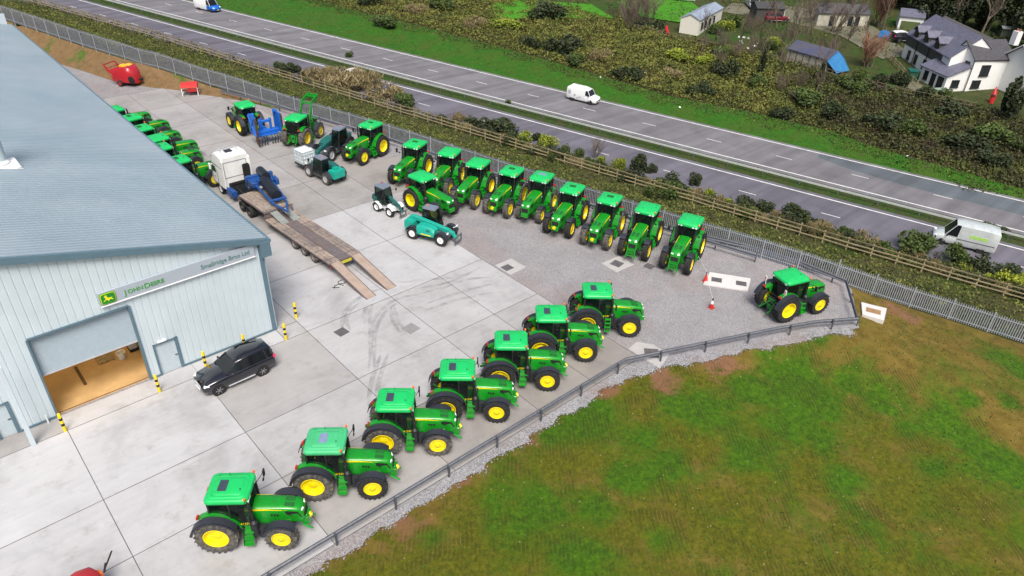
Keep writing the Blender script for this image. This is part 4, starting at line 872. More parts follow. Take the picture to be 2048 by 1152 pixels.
# ------------------------------------------------------------ cars and vans
def sect(x,hw,z0,z1,kt=.9):
    r=.07
    return [(x,-hw*.9,z0),(x,-hw,z0+.18),(x,-hw*1.0,z0+(z1-z0)*.6),(x,-hw*.97,z1-r),(x,-hw*kt,z1),(x,hw*kt,z1),(x,hw*.97,z1-r),(x,hw,z0+(z1-z0)*.6),(x,hw,z0+.18),(x,hw*.9,z0)]
def gsect(x,hb,ht,z0,z1): return [(x,-hb,z0),(x,-ht,z1),(x,ht,z1),(x,hb,z0)]
def wheels(t,wb,y,r,rm,n=0,wd=.22):
    for x in (0,wb):
        for s in (1,-1):
            wheel(t,'wheel',x,s*y,r,wd,r*.66,blacktyre,rm,0,depth=.15,spokes=n)
            m=MB(); m.lathe([(s*-.12,r*1.1),(s*.125,r*1.1),(s*.125,.001)],(x,s*(y-.03),r),16); m.build('wheel_arch',blackpaint,t)
def suv():
    t=empty('car'); p=navyp; wb=2.66
    m=MB(); m.loft([sect(-.93,.72,.45,.85),sect(-.85,.86,.36,1.02),sect(-.3,.91,.3,1.08),sect(1.0,.92,.28,1.06),sect(2.0,.92,.28,1.04),sect(2.55,.91,.28,1.0),sect(3.15,.87,.3,.9),sect(3.4,.76,.33,.78),sect(3.47,.6,.38,.66)]); b=m.build('body',p,t,50)
    m=MB(); m.loft([gsect(-.78,.78,.66,1.04,1.1),gsect(-.68,.83,.62,1.05,1.5),gsect(-.45,.85,.64,1.05,1.62),gsect(.6,.86,.66,1.05,1.66),gsect(1.25,.86,.64,1.03,1.58),gsect(2.05,.80,.70,1.0,1.05)]); m.build('window_glass',tarm,t,30)
    m=MB(); m.loft([[(x,-w,z),(x,-w*.9,z+.055),(x,w*.9,z+.055),(x,w,z)] for x,w,z in ((-.8,.60,1.48),(-.45,.67,1.6),(.6,.69,1.645),(1.2,.67,1.575),(1.4,.62,1.5))]); ro=m.build('roof',p,t,50)
    for s in (1,-1):
        m=MB(); m.bar((1.35,s*.645,1.54),(2.08,s*.80,1.03),.07,.05); m.bar((.55,s*.675,1.64),(.52,s*.865,1.03),.07,.04); m.bar((-.3,s*.66,1.6),(-.42,s*.86,1.04),.09,.04); m.bar((-.7,s*.63,1.5),(-.85,s*.8,1.02),.13,.05); m.bar((-.85,s*.82,1.03),(2.08,s*.84,1.02),.04); m.build('pillar',p,t)
        m=MB(); m.bar((-.5,s*.6,1.69),(.9,s*.6,1.70),.04); m.build('roof_rail',dkmetal,ro)
        m=MB(); m.box((1.75,s*1.0,1.1),(.12,.2,.14)); m.build('mirror',p,t,bevel=.03)
        m=MB(); m.box((3.2,s*.68,.79),(.34,.26,.13),rot=(0,R(12),s*R(-28))); m.build('headlight',lampw,t,bevel=.03)
        m=MB(); m.box((3.38,s*.62,.48),(.08,.14,.1)); m.build('fog_light',lampw,t,bevel=.02)
        m=MB(); m.box((-.86,s*.76,1.0),(.16,.2,.22)); m.build('tail_light',pm('tail_lens_pink',(.75,.03,.12),.2),t,bevel=.03)
        m=MB(); m.box((1.3,s*.93,.36),(1.6,.05,.06)); m.build('sill_trim',lgrey,t)
        m=MB(); m.box((.4,s*.925,.9),(.16,.03,.03)); m.box((1.35,s*.93,.9),(.16,.03,.03)); m.build('door_handle',navyp,t)
    m=MB(); m.box((3.47,0,.64),(.06,.8,.14)); m.build('grille',lgrey,t); m=MB(); m.box((3.5,0,.45),(.03,.52,.11)); m.build('number_plate',whiteclean,t)
    m=MB(); m.bar((-.6,-.5,1.02),(-.9,.5,1.02),.02); m.lathe([(-.1,.36),(.1,.36),(.12,.3),(.12,.001)],(-.98,0,.85),4) if False else m.box((-.98,0,.85),(.1,.4,.35)); m.build('rear_plate_panel',p,t)
    wheels(t,wb,.82,.35,alloy,6); return t
t=suv(); put(t,11.6,35.0,181,'black four wheel drive estate car with tinted windows parked in front of the shed','car')
def van(body,glassc=tarm,L_=4.4,H=1.85,wb=2.7,nose=None,bonnet=1.0,hw=.88,cargo_x=1.75,label='',kind='van'):
    t=empty('van'); x1=wb+.85; x0=x1-L_
    m=MB(); m.loft([sect(x0,hw*.95,.4,H*.9,.88),sect(x0+.08,hw,.35,H*.97,.86),sect(x0+.8,hw,.3,H,.86),sect(cargo_x-.1,hw,.28,H,.84),sect(cargo_x+.15,hw,.28,H-.06,.82)]); b=m.build('cargo_body',body,t,45)
    nb=nose or body
    m=MB(); m.loft([sect(cargo_x+.14,hw,.28,1.12,.92),sect(wb-.1,hw*.99,.28,1.06),sect(x1-.35,hw*.95,.3,.92),sect(x1-.05,hw*.82,.33,.72),sect(x1,hw*.7,.36,.6)]); m.build('bonnet',nb,t,50)
    xa=cargo_x+.13; xb=wb-.05
    m=MB(); m.loft([gsect(xa,hw*.98,hw*.8,1.08,H-.07),gsect(xa+.35,hw*.98,hw*.78,1.08,H-.12),gsect(xb,hw*.93,hw*.86,1.05,1.09)]); m.build('window_glass',glassc,t,30)
    m=MB(); m.loft([[(x,-w,z),(x,-w*.9,z+.05),(x,w*.9,z+.05),(x,w,z)] for x,w,z in ((xa-.05,hw*.84,H-.08),(xa+.38,hw*.8,H-.13))]); m.build('roof',body,t)
    for s in (1,-1):
        m=MB(); m.bar((xa+.36,s*hw*.8,H-.13),(xb,s*hw*.93,1.06),.06,.05); m.bar((xa,s*hw*.85,H-.1),(xa,s*hw*.98,1.05),.1,.04); m.bar((xa,s*hw*.99,1.08),(xb,s*hw*.95,1.06),.06,.05); m.build('pillar',body,t)
        m=MB(); m.box((xb-.2,s*(hw+.12),1.18),(.12,.2,.2)); m.build('mirror',blackpaint,t,bevel=.03)
        m=MB(); m.box((x1-.2,s*hw*.72,.78),(.28,.24,.15),rot=(0,R(15),-s*R(30))); m.build('headlight',lampw,t,bevel=.03)
        m=MB(); m.box((x0-.0,s*hw*.88,.95),(.06,.12,.4)); m.build('tail_light',redl,t)
    m=MB(); m.box((x1+.01,0,.5),(.05,hw*1.2,.2)); m.build('grille',blackpaint,t); m=MB(); m.box((x1+.045,0,.42),(.02,.52,.11)); m.build('number_plate',whiteclean,t)
    wheels(t,wb,hw-.11,.32,lgrey,0); return t
def onroad(t,s,u,head,label,cat='van'):
    x,y=P2(s,u); put(t,x,y,head,label,cat,z=float(zr(s))); t.rotation_euler=(0,R(1.4)*(1 if head<0 else -1),R(head)); return t
t=van(whiteclean); onroad(t,-33.3,91.9,-72,'small white van with ladder rack driving down the far carriageway')
m=MB()
for s in (.5,-.5): m.bar((-.6,s,1.93),(1.6,s,1.93),.04)
for x in (-.4,.5,1.4): m.bar((x,-.7,1.9),(x,.7,1.9),.04)
m.build('roof_rack',whiteclean,t)
m=MB(); m.cyl((-.4,-.895,1.2),(-.4,-.875,1.2),.28,n=16); m.cyl((.4,-.895,.9),(.4,-.875,.9),.16,n=12); m.box((1.0,-.89,.7),(.8,.02,.12),rot=(0,R(-20),0)); m.build('side_graphics',pm('graphics_grey',(.4,.42,.44),.5),t)
t=van(whiteclean,nose=blue,H=2.1,L_=4.9,wb=2.95,hw=.95,cargo_x=1.9); onroad(t,-107.9,99.5,-70,'white van with a blue front on the far carriageway at the top of the picture')
silver=pm('silver_paint',(.64,.69,.68),.3,metal=.2,coat=.5,dirt=(.4,.42,.38),da=.4)
t=van(silver,H=2.35,L_=5.3,wb=3.3,hw=1.0,cargo_x=2.05); onroad(t,15.2,73.45,111.5,'large silver panel van on the near carriageway beside the fence bushes')
m=MB(); m.box((.5,1.005,1.45),(1.5,.015,.3)); m.build('side_graphics',pm('graphics_lime',(.35,.6,.12),.5),t)
m=MB(); m.box((.6,1.01,.95),(3.2,.03,.05)); m.build('rubbing_strip',dkmetal,t)
t=suv()
for ch in kids(t):
    if ch.name.split('.')[0] in ('body','roof','pillar','mirror'): ch.data.materials[0]=whiteclean
    if ch.name.split('.')[0]=='body': ch.data.materials[0]=whiteclean
onroad(t,-61.6,81.4,112,'white car mostly hidden behind dry grass on the near carriageway','car')
# ------------------------------------------------------------ the shed
def shed():
    t=tag(empty('shed_building',(14.2,37.9,0)),'large pale blue metal-clad shed with roller door, signboard and ribbed grey-blue roof','building')
    t.location=(0,0,0); XR=14.2; Y0=37.9; XL=-24; YE=102.5; rake=lambda x:6.58+.262*(14.2-x) if x>-8 else 6.58+.262*22.2-.262*(-8-x)
    op=[(1.53,6.42,0,5.2),(7.0,8.4,0,2.22),(-1.25,-.24,0,2.12)]
    xs=[];x=XL
    while x<XR: xs+= [x,x+.33,x+.35,x+.38]; x+=.4
    pts=[]; x=XL
    while x<XR-.01: pts+=[(x,Y0),(x+.32,Y0),(x+.34,Y0+.03),(x+.38,Y0+.03)]; x+=.4
    pts.append((XR,Y0)); cuts=sorted({o[i] for o in op for i in (0,1)}); P=[]
    for a,b in zip(pts,pts[1:]):
        P.append(a)
        for c in cuts:
            if a[0]<c<b[0]-1e-6: P.append((c,a[1]+(b[1]-a[1])*(c-a[0])/(b[0]-a[0])))
    P.append(pts[-1]); m=MB()
    for a,b in zip(P,P[1:]):
        mx_=(a[0]+b[0])/2; z0=.12
        for o in op:
            if o[0]<mx_<o[1]: z0=o[3]
        m.add([(a[0],a[1],z0),(b[0],b[1],z0),(b[0],b[1],rake(b[0])),(a[0],a[1],rake(a[0]))],[(0,1,2,3)])
    m.build('gable_wall',clad,t,smooth=0)
    m=MB(); y=Y0
    while y<YE: m.add([(XR,y,.12),(XR,y+.32,.12),(XR,y+.32,6.5),(XR,y,6.5)],[(0,1,2,3)]); m.add([(XR,y+.32,.12),(XR-.03,y+.36,.12),(XR-.03,y+.36,6.5),(XR,y+.32,6.5)],[(0,1,2,3)]); m.add([(XR-.03,y+.36,.12),(XR,y+.4,.12),(XR,y+.4,6.5),(XR-.03,y+.36,6.5)],[(0,1,2,3)]); y+=.4
    m.build('side_wall',clad,t,smooth=0)
    m=MB(); m.box(((XR+XL)/2,YE+.1,4),(XR-XL,.2,8)); m.build('rear_wall',clad,t)
    # roof sheets with real ribs running up the slope
    for sgn,xa,xb in ((1,14.62,-8),(-1,-8,-24.5)):
        m=MB(); y=Y0-.22; prof=[]
        while y<YE+.2: prof+=[(y,0),(y+.165,0),(y+.175,.12),(y+.315,.12),(y+.325,0)]; y+=.333
        za=rake(xa)+.12; zb=rake(xb)+.12
        vs=[];n=len(prof)
        for yy,dz in prof: vs+=[(xa,yy,za+dz),(xb,yy,zb+dz)]
        m.add(vs,[(2*i,2*i+1,2*i+3,2*i+2) for i in range(n-1)]); m.build('roof',roofm,t,smooth=0)
    m=MB(); 
    for xa,xb in ((14.62,-8),(-8,-24.5)): m.loft([[(x,Y0-.30,rake(x)-.16),(x,Y0-.30,rake(x)+.2),(x,Y0-.10,rake(x)+.2),(x,Y0-.02,rake(x)-.16)] for x in (xa,xb)])
    m.build('gable_fascia',trim,t,smooth=0)
    m=MB(); m.box((14.72,(Y0+YE)/2,6.5),(.22,YE-Y0+.5,.2)); m.box((14.45,(Y0+YE)/2,6.42),(.5,YE-Y0+.4,.04)); m.build('gutter',trim,t)
    m=MB(); m.box((14.4,Y0-.2,6.05),(.62,.32,1.0)); m.build('gutter_end_box',trim,t)
    m=MB(); m.box((14.16,Y0+.06,3.25),(.26,.24,6.4)); m.build('corner_trim',trim,t)
    m=MB()
    for a,b in ((XL,-1.25),(-.24,1.5),(6.45,6.95),(8.45,XR)): m.box(((a+b)/2,Y0-.03,.09),(b-a,.08,.1))
    m.build('base_drip_trim',trim,t)
    m=MB(); m.box((1.5,Y0+.12,2.6),(.1,.36,5.2)); m.box((6.46,Y0+.12,2.6),(.12,.36,5.2)); m.box((3.98,Y0+.12,5.24),(4.9,.36,.1)); m.build('doorway_trim',trim,t)
    d=MB(); z=2.72; vs=[]
    k=0
    while z<5.2: vs+=[(1.55,Y0+.28-(.025 if k%2 else 0),z),(6.4,Y0+.28-(.025 if k%2 else 0),z)]; z+=.045; k+=1
    d.add(vs,[(2*i,2*i+1,2*i+3,2*i+2) for i in range(k-1)]); sh=d.build('roller_shutter',shut,t,30)
    m=MB(); m.box((3.98,Y0+.26,2.69),(4.84,.07,.08)); m.build('bottom_rail',lgrey,sh)
    for (a,b,h) in ((7.0,8.4,2.22),(-1.25,-.24,2.12)):
        f=MB(); f.box((a+.05,Y0+.02,h/2),(.1,.14,h)); f.box((b-.09,Y0+.02,h/2),(.18,.14,h)); f.box(((a+b)/2,Y0+.02,h-.04),(b-a-.02,.13,.08)); fr=f.build('door_frame',trim,t)
        m=MB(); m.box(((a+b)/2-.03,Y0+.09,h/2-.03),(b-a-.26,.05,h-.06)); dd=m.build('door',doorp,t); m=MB(); m.box((b-.28,Y0+.05,1.0),(.12,.05,.03)); m.cyl((b-.22,Y0+.06,1.0),(b-.22,Y0+.03,1.0),.03,n=8); m.build('handle',dkmetal,dd)
    m=MB(); m.box((7.55,Y0-.08,2.34),(.5,.12,.13)); m.build('door_light',whiteclean,t,bevel=.02)
    # interior seen under the half-open shutter
    fl=pm('workshop_floor',(.50,.33,.15),.5,var=.15,scale=.8,dirt=(.30,.19,.09),da=.6,dscale=.7)  # warm lamplight on the concrete floor is put into this orange-tan colour
    m=MB(); m.box((2.5,Y0+6.2,.0),(23,12,.02)); m.build('workshop_floor_slab',fl,t)
    m=MB(); m.box((3.98,Y0+.3,.006),(4.84,.07,.014)); m.build('threshold',rust,t)
    m=MB(); m.box((2.5,Y0+12.2,2.8),(23,.1,5.5)); m.box((-9,Y0+6.2,2.8),(.1,12,5.5)); m.build('inner_wall',pm('inner_wall_sheet',(.45,.43,.38),.7),t)
    m=MB(); m.box((3.42,Y0+2.9,.02),(.17,2.1,.05)); m.build('floor_channel',pm('floor_channel_dark',(.10,.055,.025),.8),t)
    for y in (Y0+2.2,Y0+4.6):
        for x in (2.4,5.6):
            m=MB(); m.box((x,y,4.7),(1.4,.14,.06)); m.build('strip_light',pm('warm_tube',(1,.8,.5),.5,emit=(1,.66,.3,42)),t)
    # signboard
    sg=MB(); sg.box((9.46,Y0-.09,6.17),(8.6,.14,.80)); s=sg.build('signboard',signm,t,bevel=.01)
    m=MB(); m.box((9.46,Y0-.12,5.74),(8.6,.16,.05)); m.build('sign_lower_edge',whiteclean,s)
    T1=Matrix.Translation((6.42,Y0-.17,6.0))@Matrix.Rotation(R(90),4,'X')
    textmesh('sign_lettering','J',.44,pm('sign_green',(.04,.28,.03),.5),s,T1,.012); textmesh('sign_lettering','OHN',.35,MT['sign_green'],s,Matrix.Translation((6.58,Y0-.17,6.02))@Matrix.Rotation(R(90),4,'X'),.012,sx=1.0)
    textmesh('sign_lettering','D',.44,MT['sign_green'],s,Matrix.Translation((7.44,Y0-.17,6.0))@Matrix.Rotation(R(90),4,'X'),.012); textmesh('sign_lettering','EERE',.35,MT['sign_green'],s,Matrix.Translation((7.77,Y0-.17,6.02))@Matrix.Rotation(R(90),4,'X'),.012,sx=1.0)
    textmesh('sign_lettering','Smallridge Bros Ltd',.40,pm('sign_teal_text',(.11,.22,.21),.5),s,Matrix.Translation((10.55,Y0-.17,6.02))@Matrix.Rotation(R(90),4,'X'),.012,sx=.92)
    def plate(hx,hz,r,y,mat,nm): 
        m=MB(); a=[(x,y,z) for x,z,_ in rrect(5.6,6.17,hx,hz,r,0)]; m.loft([a,[(x,y+.04,z) for x,_,z in a]]); return m.build(nm,mat,s)
    plate(.40,.34,.15,Y0-.19,MT['sign_green'],'logo_border'); plate(.37,.31,.13,Y0-.205,pm('logo_yellow',(.75,.72,.02),.5),'logo_outline'); plate(.345,.285,.12,Y0-.22,pm('logo_green',(.01,.22,.02),.4),'logo_field')
    # leaping stag outline
    st=[(-.24,-.14),(-.10,-.06),(-.02,-.10),(-.05,-.17),(.03,-.12),(.10,-.06),(.20,-.13),(.26,-.12),(.16,-.02),(.22,.02),(.12,.03),(.02,.04),(-.06,.12),(-.02,.18),(-.08,.17),(-.05,.22),(-.12,.19),(-.16,.22),(-.15,.15),(-.20,.12),(-.14,.09),(-.13,.02),(-.16,-.05),(-.26,-.10)]
    m=MB(); n=len(st); m.add([(5.6+x,Y0-.226,6.17+z) for x,z in st]+[(5.6+x,Y0-.215,6.17+z) for x,z in st],[tuple(range(n))]+[(i,n+i,n+(i+1)%n,(i+1)%n) for i in range(n)]); m.build('logo_stag',MT['logo_yellow'],s,smooth=0)
    # flue
    m=MB(); m.add([(4.2,50.7,9.45),(5.35,50.7,9.15),(5.35,52.0,9.15),(4.2,52.0,9.45)],[(0,1,2,3)]); m.loft([rrect(4.6,51.5,.7,.7,.05,9.25),rrect(4.6,51.5,.62,.62,.1,9.5)]); m.build('flue_flashing',whiteclean,t)
    m=MB(); m.cyl((4.35,51.5,9.2),(4.35,51.5,13.5),.42,n=20); fl_=m.build('flue',clad,t); m=MB(); m.cyl((4.35,51.5,9.55),(4.35,51.5,9.72),.55,.44,n=20); m.build('flue_collar',whiteclean,fl_)
shed()
p=MB(); p.box((0.0,36.42,2.6),(.24,.24,5.2)); o=p.build('steel_post',clad,bevel=.02); tag(o,'pale blue steel post standing free in front of the left shed door','post')
p=MB(); p.cyl((1.0,37.7,0),(1.0,37.7,.55),.04,n=8); o=p.build('pipe_stub',whiteclean); tag(o,'short white pipe rising at the foot of the shed wall','pipe')
# things just inside the doorway
t=tag(empty('bucket',(5.8,41.0,0)),'cream plastic tub on the workshop floor inside the doorway','tub'); m=MB(); m.lathe([(0,.001),(0,.2),(.45,.26),(.45,.22),(.05,.18),(.05,.001)],n=18,axis='z'); m.build('tub_body',cream,t); m=MB(); m.lathe([(.43,.27),(.47,.27),(.47,.25),(.43,.25)],n=18,axis='z'); m.build('rim',whiteclean,t)
t=tag(empty('workshop_machine',(6.6,41.5,0)),'grey cleaning machine with black base inside the right side of the doorway','machine'); m=MB(); m.box((0,0,.55),(.45,.5,.8)); m.build('casing',lgrey,t,bevel=.05); m=MB(); m.box((0,0,.1),(.5,.6,.2)); m.build('base',blackpaint,t,bevel=.03); m=MB(); m.box((-.05,-.27,.7),(.25,.02,.2)); m.build('panel',blackpaint,t)
t=tag(empty('pallet',(5.0,41.6,0)),'wooden pallet with boxes inside the doorway','pallet'); m=MB()
for k in range(5): m.box((0,-.4+.2*k,.13),(.9,.12,.02))
for k in range(3): m.box((-.4+.4*k,0,.06),(.1,.95,.11))
m.build('slats',wood,t)
# bollards
def bollard():
    t=empty('bollard'); m=MB(); r=.085; m.lathe([(0,r),(1.18,r),(1.25,r*.7),(1.28,.001)],n=14,axis='z'); m.build('post',yelpost,t)
    for z in (.40,.78): m=MB(); m.lathe([(z,r+.003),(z+.17,r+.003)],n=14,axis='z'); m.build('black_band',blackpaint,t)
    return t
b0=bollard(); BL=[(1.51,36.47,'yellow and black bollard by the left jamb of the roller door'),(6.43,36.5,'yellow and black bollard between the roller door and the side door'),(9.3,36.9,'yellow and black bollard just beyond the black car bonnet'),(11.8,37.0,'yellow and black bollard with only its tip showing above the black car roof'),(14.25,36.5,'yellow and black bollard in front of the shed corner'),(15.85,38.2,'yellow and black bollard past the shed corner, farthest of the six')]
for i,(x,y,l) in enumerate(BL):
    t=b0 if i==0 else copy_tree(b0); t.location=(x,y,0); tag(t,l,'bollard','bollards around the shed front')
# cones, tape, concrete covers
def cone(x,y,l,top=whiteclean,bot=redl):
    t=tag(empty('traffic_cone',(x,y,0)),l,'cone','traffic cones on the gravel'); m=MB(); m.box((0,0,.02),(.42,.42,.04)); m.build('base',pm('cone_base_red',(.35,.05,.04),.6),t,bevel=.01)
    m=MB(); m.lathe([(.04,.16),(.36,.105)],n=14,axis='z'); m.build('lower_cone',bot,t); m=MB(); m.lathe([(.36,.105),(.62,.06)],n=14,axis='z'); m.build('sleeve',top,t); m=MB(); m.lathe([(.62,.06),(.8,.035),(.8,.001)],n=12,axis='z'); m.build('tip',blackpaint,t)
cone(41.09,23.7,'red traffic cone at the corner of the long concrete chamber slab',pm('cone_red',(.7,.04,.02),.5),MT.get('cone_red') or redl); cone(38.5,21.35,'traffic cone with white sleeve standing alone on the gravel')
m=MB(); A=Vector((41.09,23.7,.75)); 
for Bv in (Vector((45.2,28.4,.55)),Vector((38.5,21.35,.7))):
    p=[A.lerp(Bv,k/8)-Vector((0,0,.25*math.sin(PI*k/8)*.6)) for k in range(9)]
    for a,b in zip(p,p[1:]): m.bar(a,b,.015,.06)
tag(m.build('barrier_tape',whiteclean),'thin white barrier tape strung between two cones and the guard rail','tape')
concpale=pm('pale_cast_concrete',(.62,.60,.585),.75,var=.06,dirt=(.45,.43,.4),da=.4,dscale=2); ironm=pm('cast_iron_cover',(.10,.095,.10),.7,var=.3,scale=8)
def slab(pts,h,covers,label,brown=False):
    c=[sum(p[i] for p in pts)/len(pts) for i in (0,1)]; t=tag(empty('concrete_surround',(c[0],c[1],0)),label,'drain surround')
    m=MB(); n=len(pts); m.add([(x-c[0],y-c[1],-.05 if h!=.08 else -.7) for x,y in pts]+[(x-c[0],y-c[1],h) for x,y in pts],[tuple(range(n-1,-1,-1)),tuple(range(n,2*n))]+[(i,(i+1)%n,n+(i+1)%n,n+i) for i in range(n)]); m.build('slab',pm('dusty_cast_concrete',(.42,.41,.40),.8,var=.1,dirt=(.33,.31,.30),da=.6,dscale=2) if h in (.012,.03) else concpale,t,bevel=.015)
    for (x,y,w_,d_,rz) in covers:
        m=MB(); m.box((x-c[0],y-c[1],h+.004),(w_,d_,.02),rot=(0,0,R(rz))); 
        for k in range(4): m.box((x-c[0],y-c[1],h+.016),(w_*.9-.2*w_*k,.03,.012),rot=(0,0,R(rz+45*k)))
        m.build('cover',pm('rusty_cover',(.30,.18,.09),.8) if brown else ironm,t)
slab([(40.52,23.5),(42.3,24.2),(43.95,21.7),(42.3,20.9)],.10,[(41.75,23.2,.75,.6,-57),(42.75,21.75,.75,.6,-57)],'long white concrete slab with two dark covers beside the red cone')
slab([(30.5,35.15),(32.1,35.15),(32.15,33.5),(30.5,33.4)],.012,[(30.98,34.3,.75,.7,0)],'square concrete drain surround at the edge of the concrete and gravel')
slab([(37.0,30.3),(38.85,30.2),(38.8,28.6),(36.95,28.7)],.012,[(37.87,29.5,.8,.8,10)],'dusty square drain surround in front of the frame-nosed tractors')
slab([(30.4,21.95),(31.4,22.1),(32.0,21.2),(32.0,19.9),(30.4,19.4)],.03,[(31.2,20.7,.9,.9,45)],'pale drain surround half under the guard rail bend')
slab([(47.4,14.9),(48.05,13.35),(46.45,12.8),(45.95,14.1)],.08,[(46.95,13.8,.95,.6,-68)],'raised white concrete chamber with rusty lid outside the guard rail corner',True)
for (x,y,w_,l) in ((17.36,35.0,.75,'dark square drain cover in the concrete left of the tyre marks'),(21.03,32.5,.9,'pale worn drain cover in the concrete right of the tyre marks'),(39.5,27.7,.7,'dark drain cover in the gravel under the nose of the last fence tractor')):
    m=MB(); m.box((0,0,.004),(w_,w_,.02)); 
    for k in range(5): m.box((0,-w_*.38+w_*.19*k,.017),(w_*.85,.03,.012))
    o=m.build('drain_cover',ironm if w_!=.9 else pm('worn_cover',(.24,.235,.24),.8),loc=(x,y,0)); o.rotation_euler.z=R(8); tag(o,l,'drain cover')
# tyre scuffs on the concrete
def decalmat():
    m,N,L,b,tc=newmat('tyre_rubber_mark',.9); b.inputs['Base Color'].default_value=(.05,.048,.05,1)
    tr=N.new('ShaderNodeBsdfTransparent'); mx=N.new('ShaderNodeMixShader'); r=ramp(N,L,noise(N,L,tc,1.4,6,.7),[(.36,(.0,)*3),(.72,(.27,)*3)]).outputs[0]
    L.new(r,mx.inputs[0]); L.new(tr.outputs[0],mx.inputs[1]); L.new(b.outputs[0],mx.inputs[2]); L.new(mx.outputs[0],N['Material Output'].inputs[0]); return m
dm=decalmat(); m=MB()
def scuff(c,r,a0,a1,wd=.22,z=.011):
    n=24; vs=[]
    for i in range(n+1):
        a=R(a0+(a1-a0)*i/n)
        for k in (r-wd/2,r+wd/2): vs.append((c[0]+k*math.cos(a),c[1]+k*math.sin(a),z))
    m.add(vs,[(2*i,2*i+1,2*i+3,2*i+2) for i in range(n)])
def track(P,wd=.3):
    global zt_; P=[Vector((*p,0)) for p in P]; Q=[]
    for i in range(len(P)-1):
        p0=P[max(i-1,0)];p1=P[i];p2=P[i+1];p3=P[min(i+2,len(P)-1)]
        for k in range(8):
            t=k/8; Q.append(.5*((2*p1)+(p2-p0)*t+(2*p0-5*p1+4*p2-p3)*t*t+(3*p1-p0-3*p2+p3)*t**3))
    Q.append(P[-1]); vs=[]
    for i,q in enumerate(Q):
        d=(Q[min(i+1,len(Q)-1)]-Q[max(i-1,0)]).normalized(); nn=Vector((-d.y,d.x,0)); w_=wd*(.3+.7*min(1,4*i/len(Q),4*(len(Q)-1-i)/len(Q)))
        for k in (-w_/2,w_/2): v=q+nn*k; vs.append((v.x,v.y,zt_))
    m.add(vs,[(2*i,2*i+1,2*i+3,2*i+2) for i in range(len(Q)-1)]); zt_+=.0004
zt_=.011
for L_ in ([(17.6,34.6),(17.63,35.42),(18.46,36.57),(19.39,37.35),(20.17,37.67),(21.27,37.83),(23,37.6)],[(17.9,34.8),(18.27,35.99),(19.01,36.73),(19.99,37.18)],[(16.6,30.6),(17.3,31.5),(18.05,32.65),(18.76,33.78),(19.69,34.83),(20.83,35.56),(22.3,35.94),(23.87,35.47),(25.5,35.2)],
 [(16.9,30.5),(17.6,31.5),(18.22,32.51),(18.99,33.6),(19.85,34.47),(21.02,35.24),(22.19,35.47),(24,35.1)],[(18.93,34.71),(19.52,35.71),(20.21,36.52),(21.2,37.0)],[(19.19,34.65),(19.96,35.73),(20.63,36.5)],[(21.37,35.35),(20.63,34.05),(20.23,32.58)],[(21.53,35.22),(20.95,33.94),(20.59,32.64)],
 [(23.63,37.6),(25.22,36.75),(27.07,35.61)],[(25.26,35.01),(27.46,34.94),(29.09,34.06)],[(24,36.2),(26.5,35.4),(29.5,35.6)],[(15.2,27.6),(16.6,29.4),(18.4,31.2)],[(14.9,27.9),(16.3,29.7),(18,31.4)],[(22.9,33.6),(25.5,33.2),(28,32.4)],[(23.5,34.2),(26,33.9),(28.6,33.3)]): track(L_)
struct('',m.build('tyre_marks',dm,smooth=0))
# ------------------------------------------------------------ guard rail
def guard(pts,label,spacing=3.2,h=.75,out=-1):
    t=tag(empty('guard_rail',(pts[0][0],pts[0][1],0)),label,'guard rail'); o=np.array([pts[0][0],pts[0][1]])
    P=[Vector((x-o[0],y-o[1],0)) for x,y in pts]; m=MB(); prof=[(0,.78),(.04,.76),(.045,.70),(-.02,.66),(-.02,.58),(.045,.54),(.04,.47),(0,.45)]
    for a,b in zip(P,P[1:]):
        d=(b-a).normalized(); nn=Vector((d.y,-d.x,0))*out
        m.loft([[tuple(q+nn*(-dx)+Vector((0,0,z))) for dx,z in prof] for q in (a-d*.03,b+d*.03)],closed=False,cap=False); m.loft([[tuple(q+nn*(-dx-.004)+Vector((0,0,z))) for dx,z in prof] for q in (a-d*.03,b+d*.03)],closed=False,cap=False)
    m.build('beam',galvd,t,smooth=0)
    acc=0
    for a,b in zip(P,P[1:]):
        L_=(b-a).length; d=(b-a)/L_; nn=Vector((d.y,-d.x,0))*out
        while acc<L_:
            q=a+d*acc+nn*.13; m=MB(); zt=T(np.array([q.x+o[0]]),np.array([q.y+o[1]]))[0]
            m.box((q.x,q.y,(zt-.1+h+.02)/2),(.10,.06,h+.12-zt),rot=(0,0,math.atan2(d.y,d.x))); m.box((q.x-nn.x*.06,q.y-nn.y*.06,.62),(.06,.10,.3),rot=(0,0,math.atan2(d.y,d.x)))
            m.build('post',pm('guard_post',(.10,.11,.13),.6,metal=.3),t); acc+=spacing
        acc-=L_
    return t
guard([(-7.2,20.95),(28.8,20.85),(32.1,19.5),(35.4,18.15),(38.75,16.75),(41.7,15.4),(44.3,13.75)],'long grey steel guard rail between the tractor noses and the grass field',3.2,out=1)
guard([(44.35,13.85),(48.25,16.6),(48.05,20.2),(47.2,23.85),(45.8,27.2)],'pale tubular-topped guard rail turning the gravel corner against the palisade fence',2.9,out=1)
fp=[P2(s,float(uf(s))-1.05) for s in (-3,-13,-27,-40,-52,-60,-66)]
guard(fp,'low guard rail running behind the fence row of tractors',3.2,out=1)
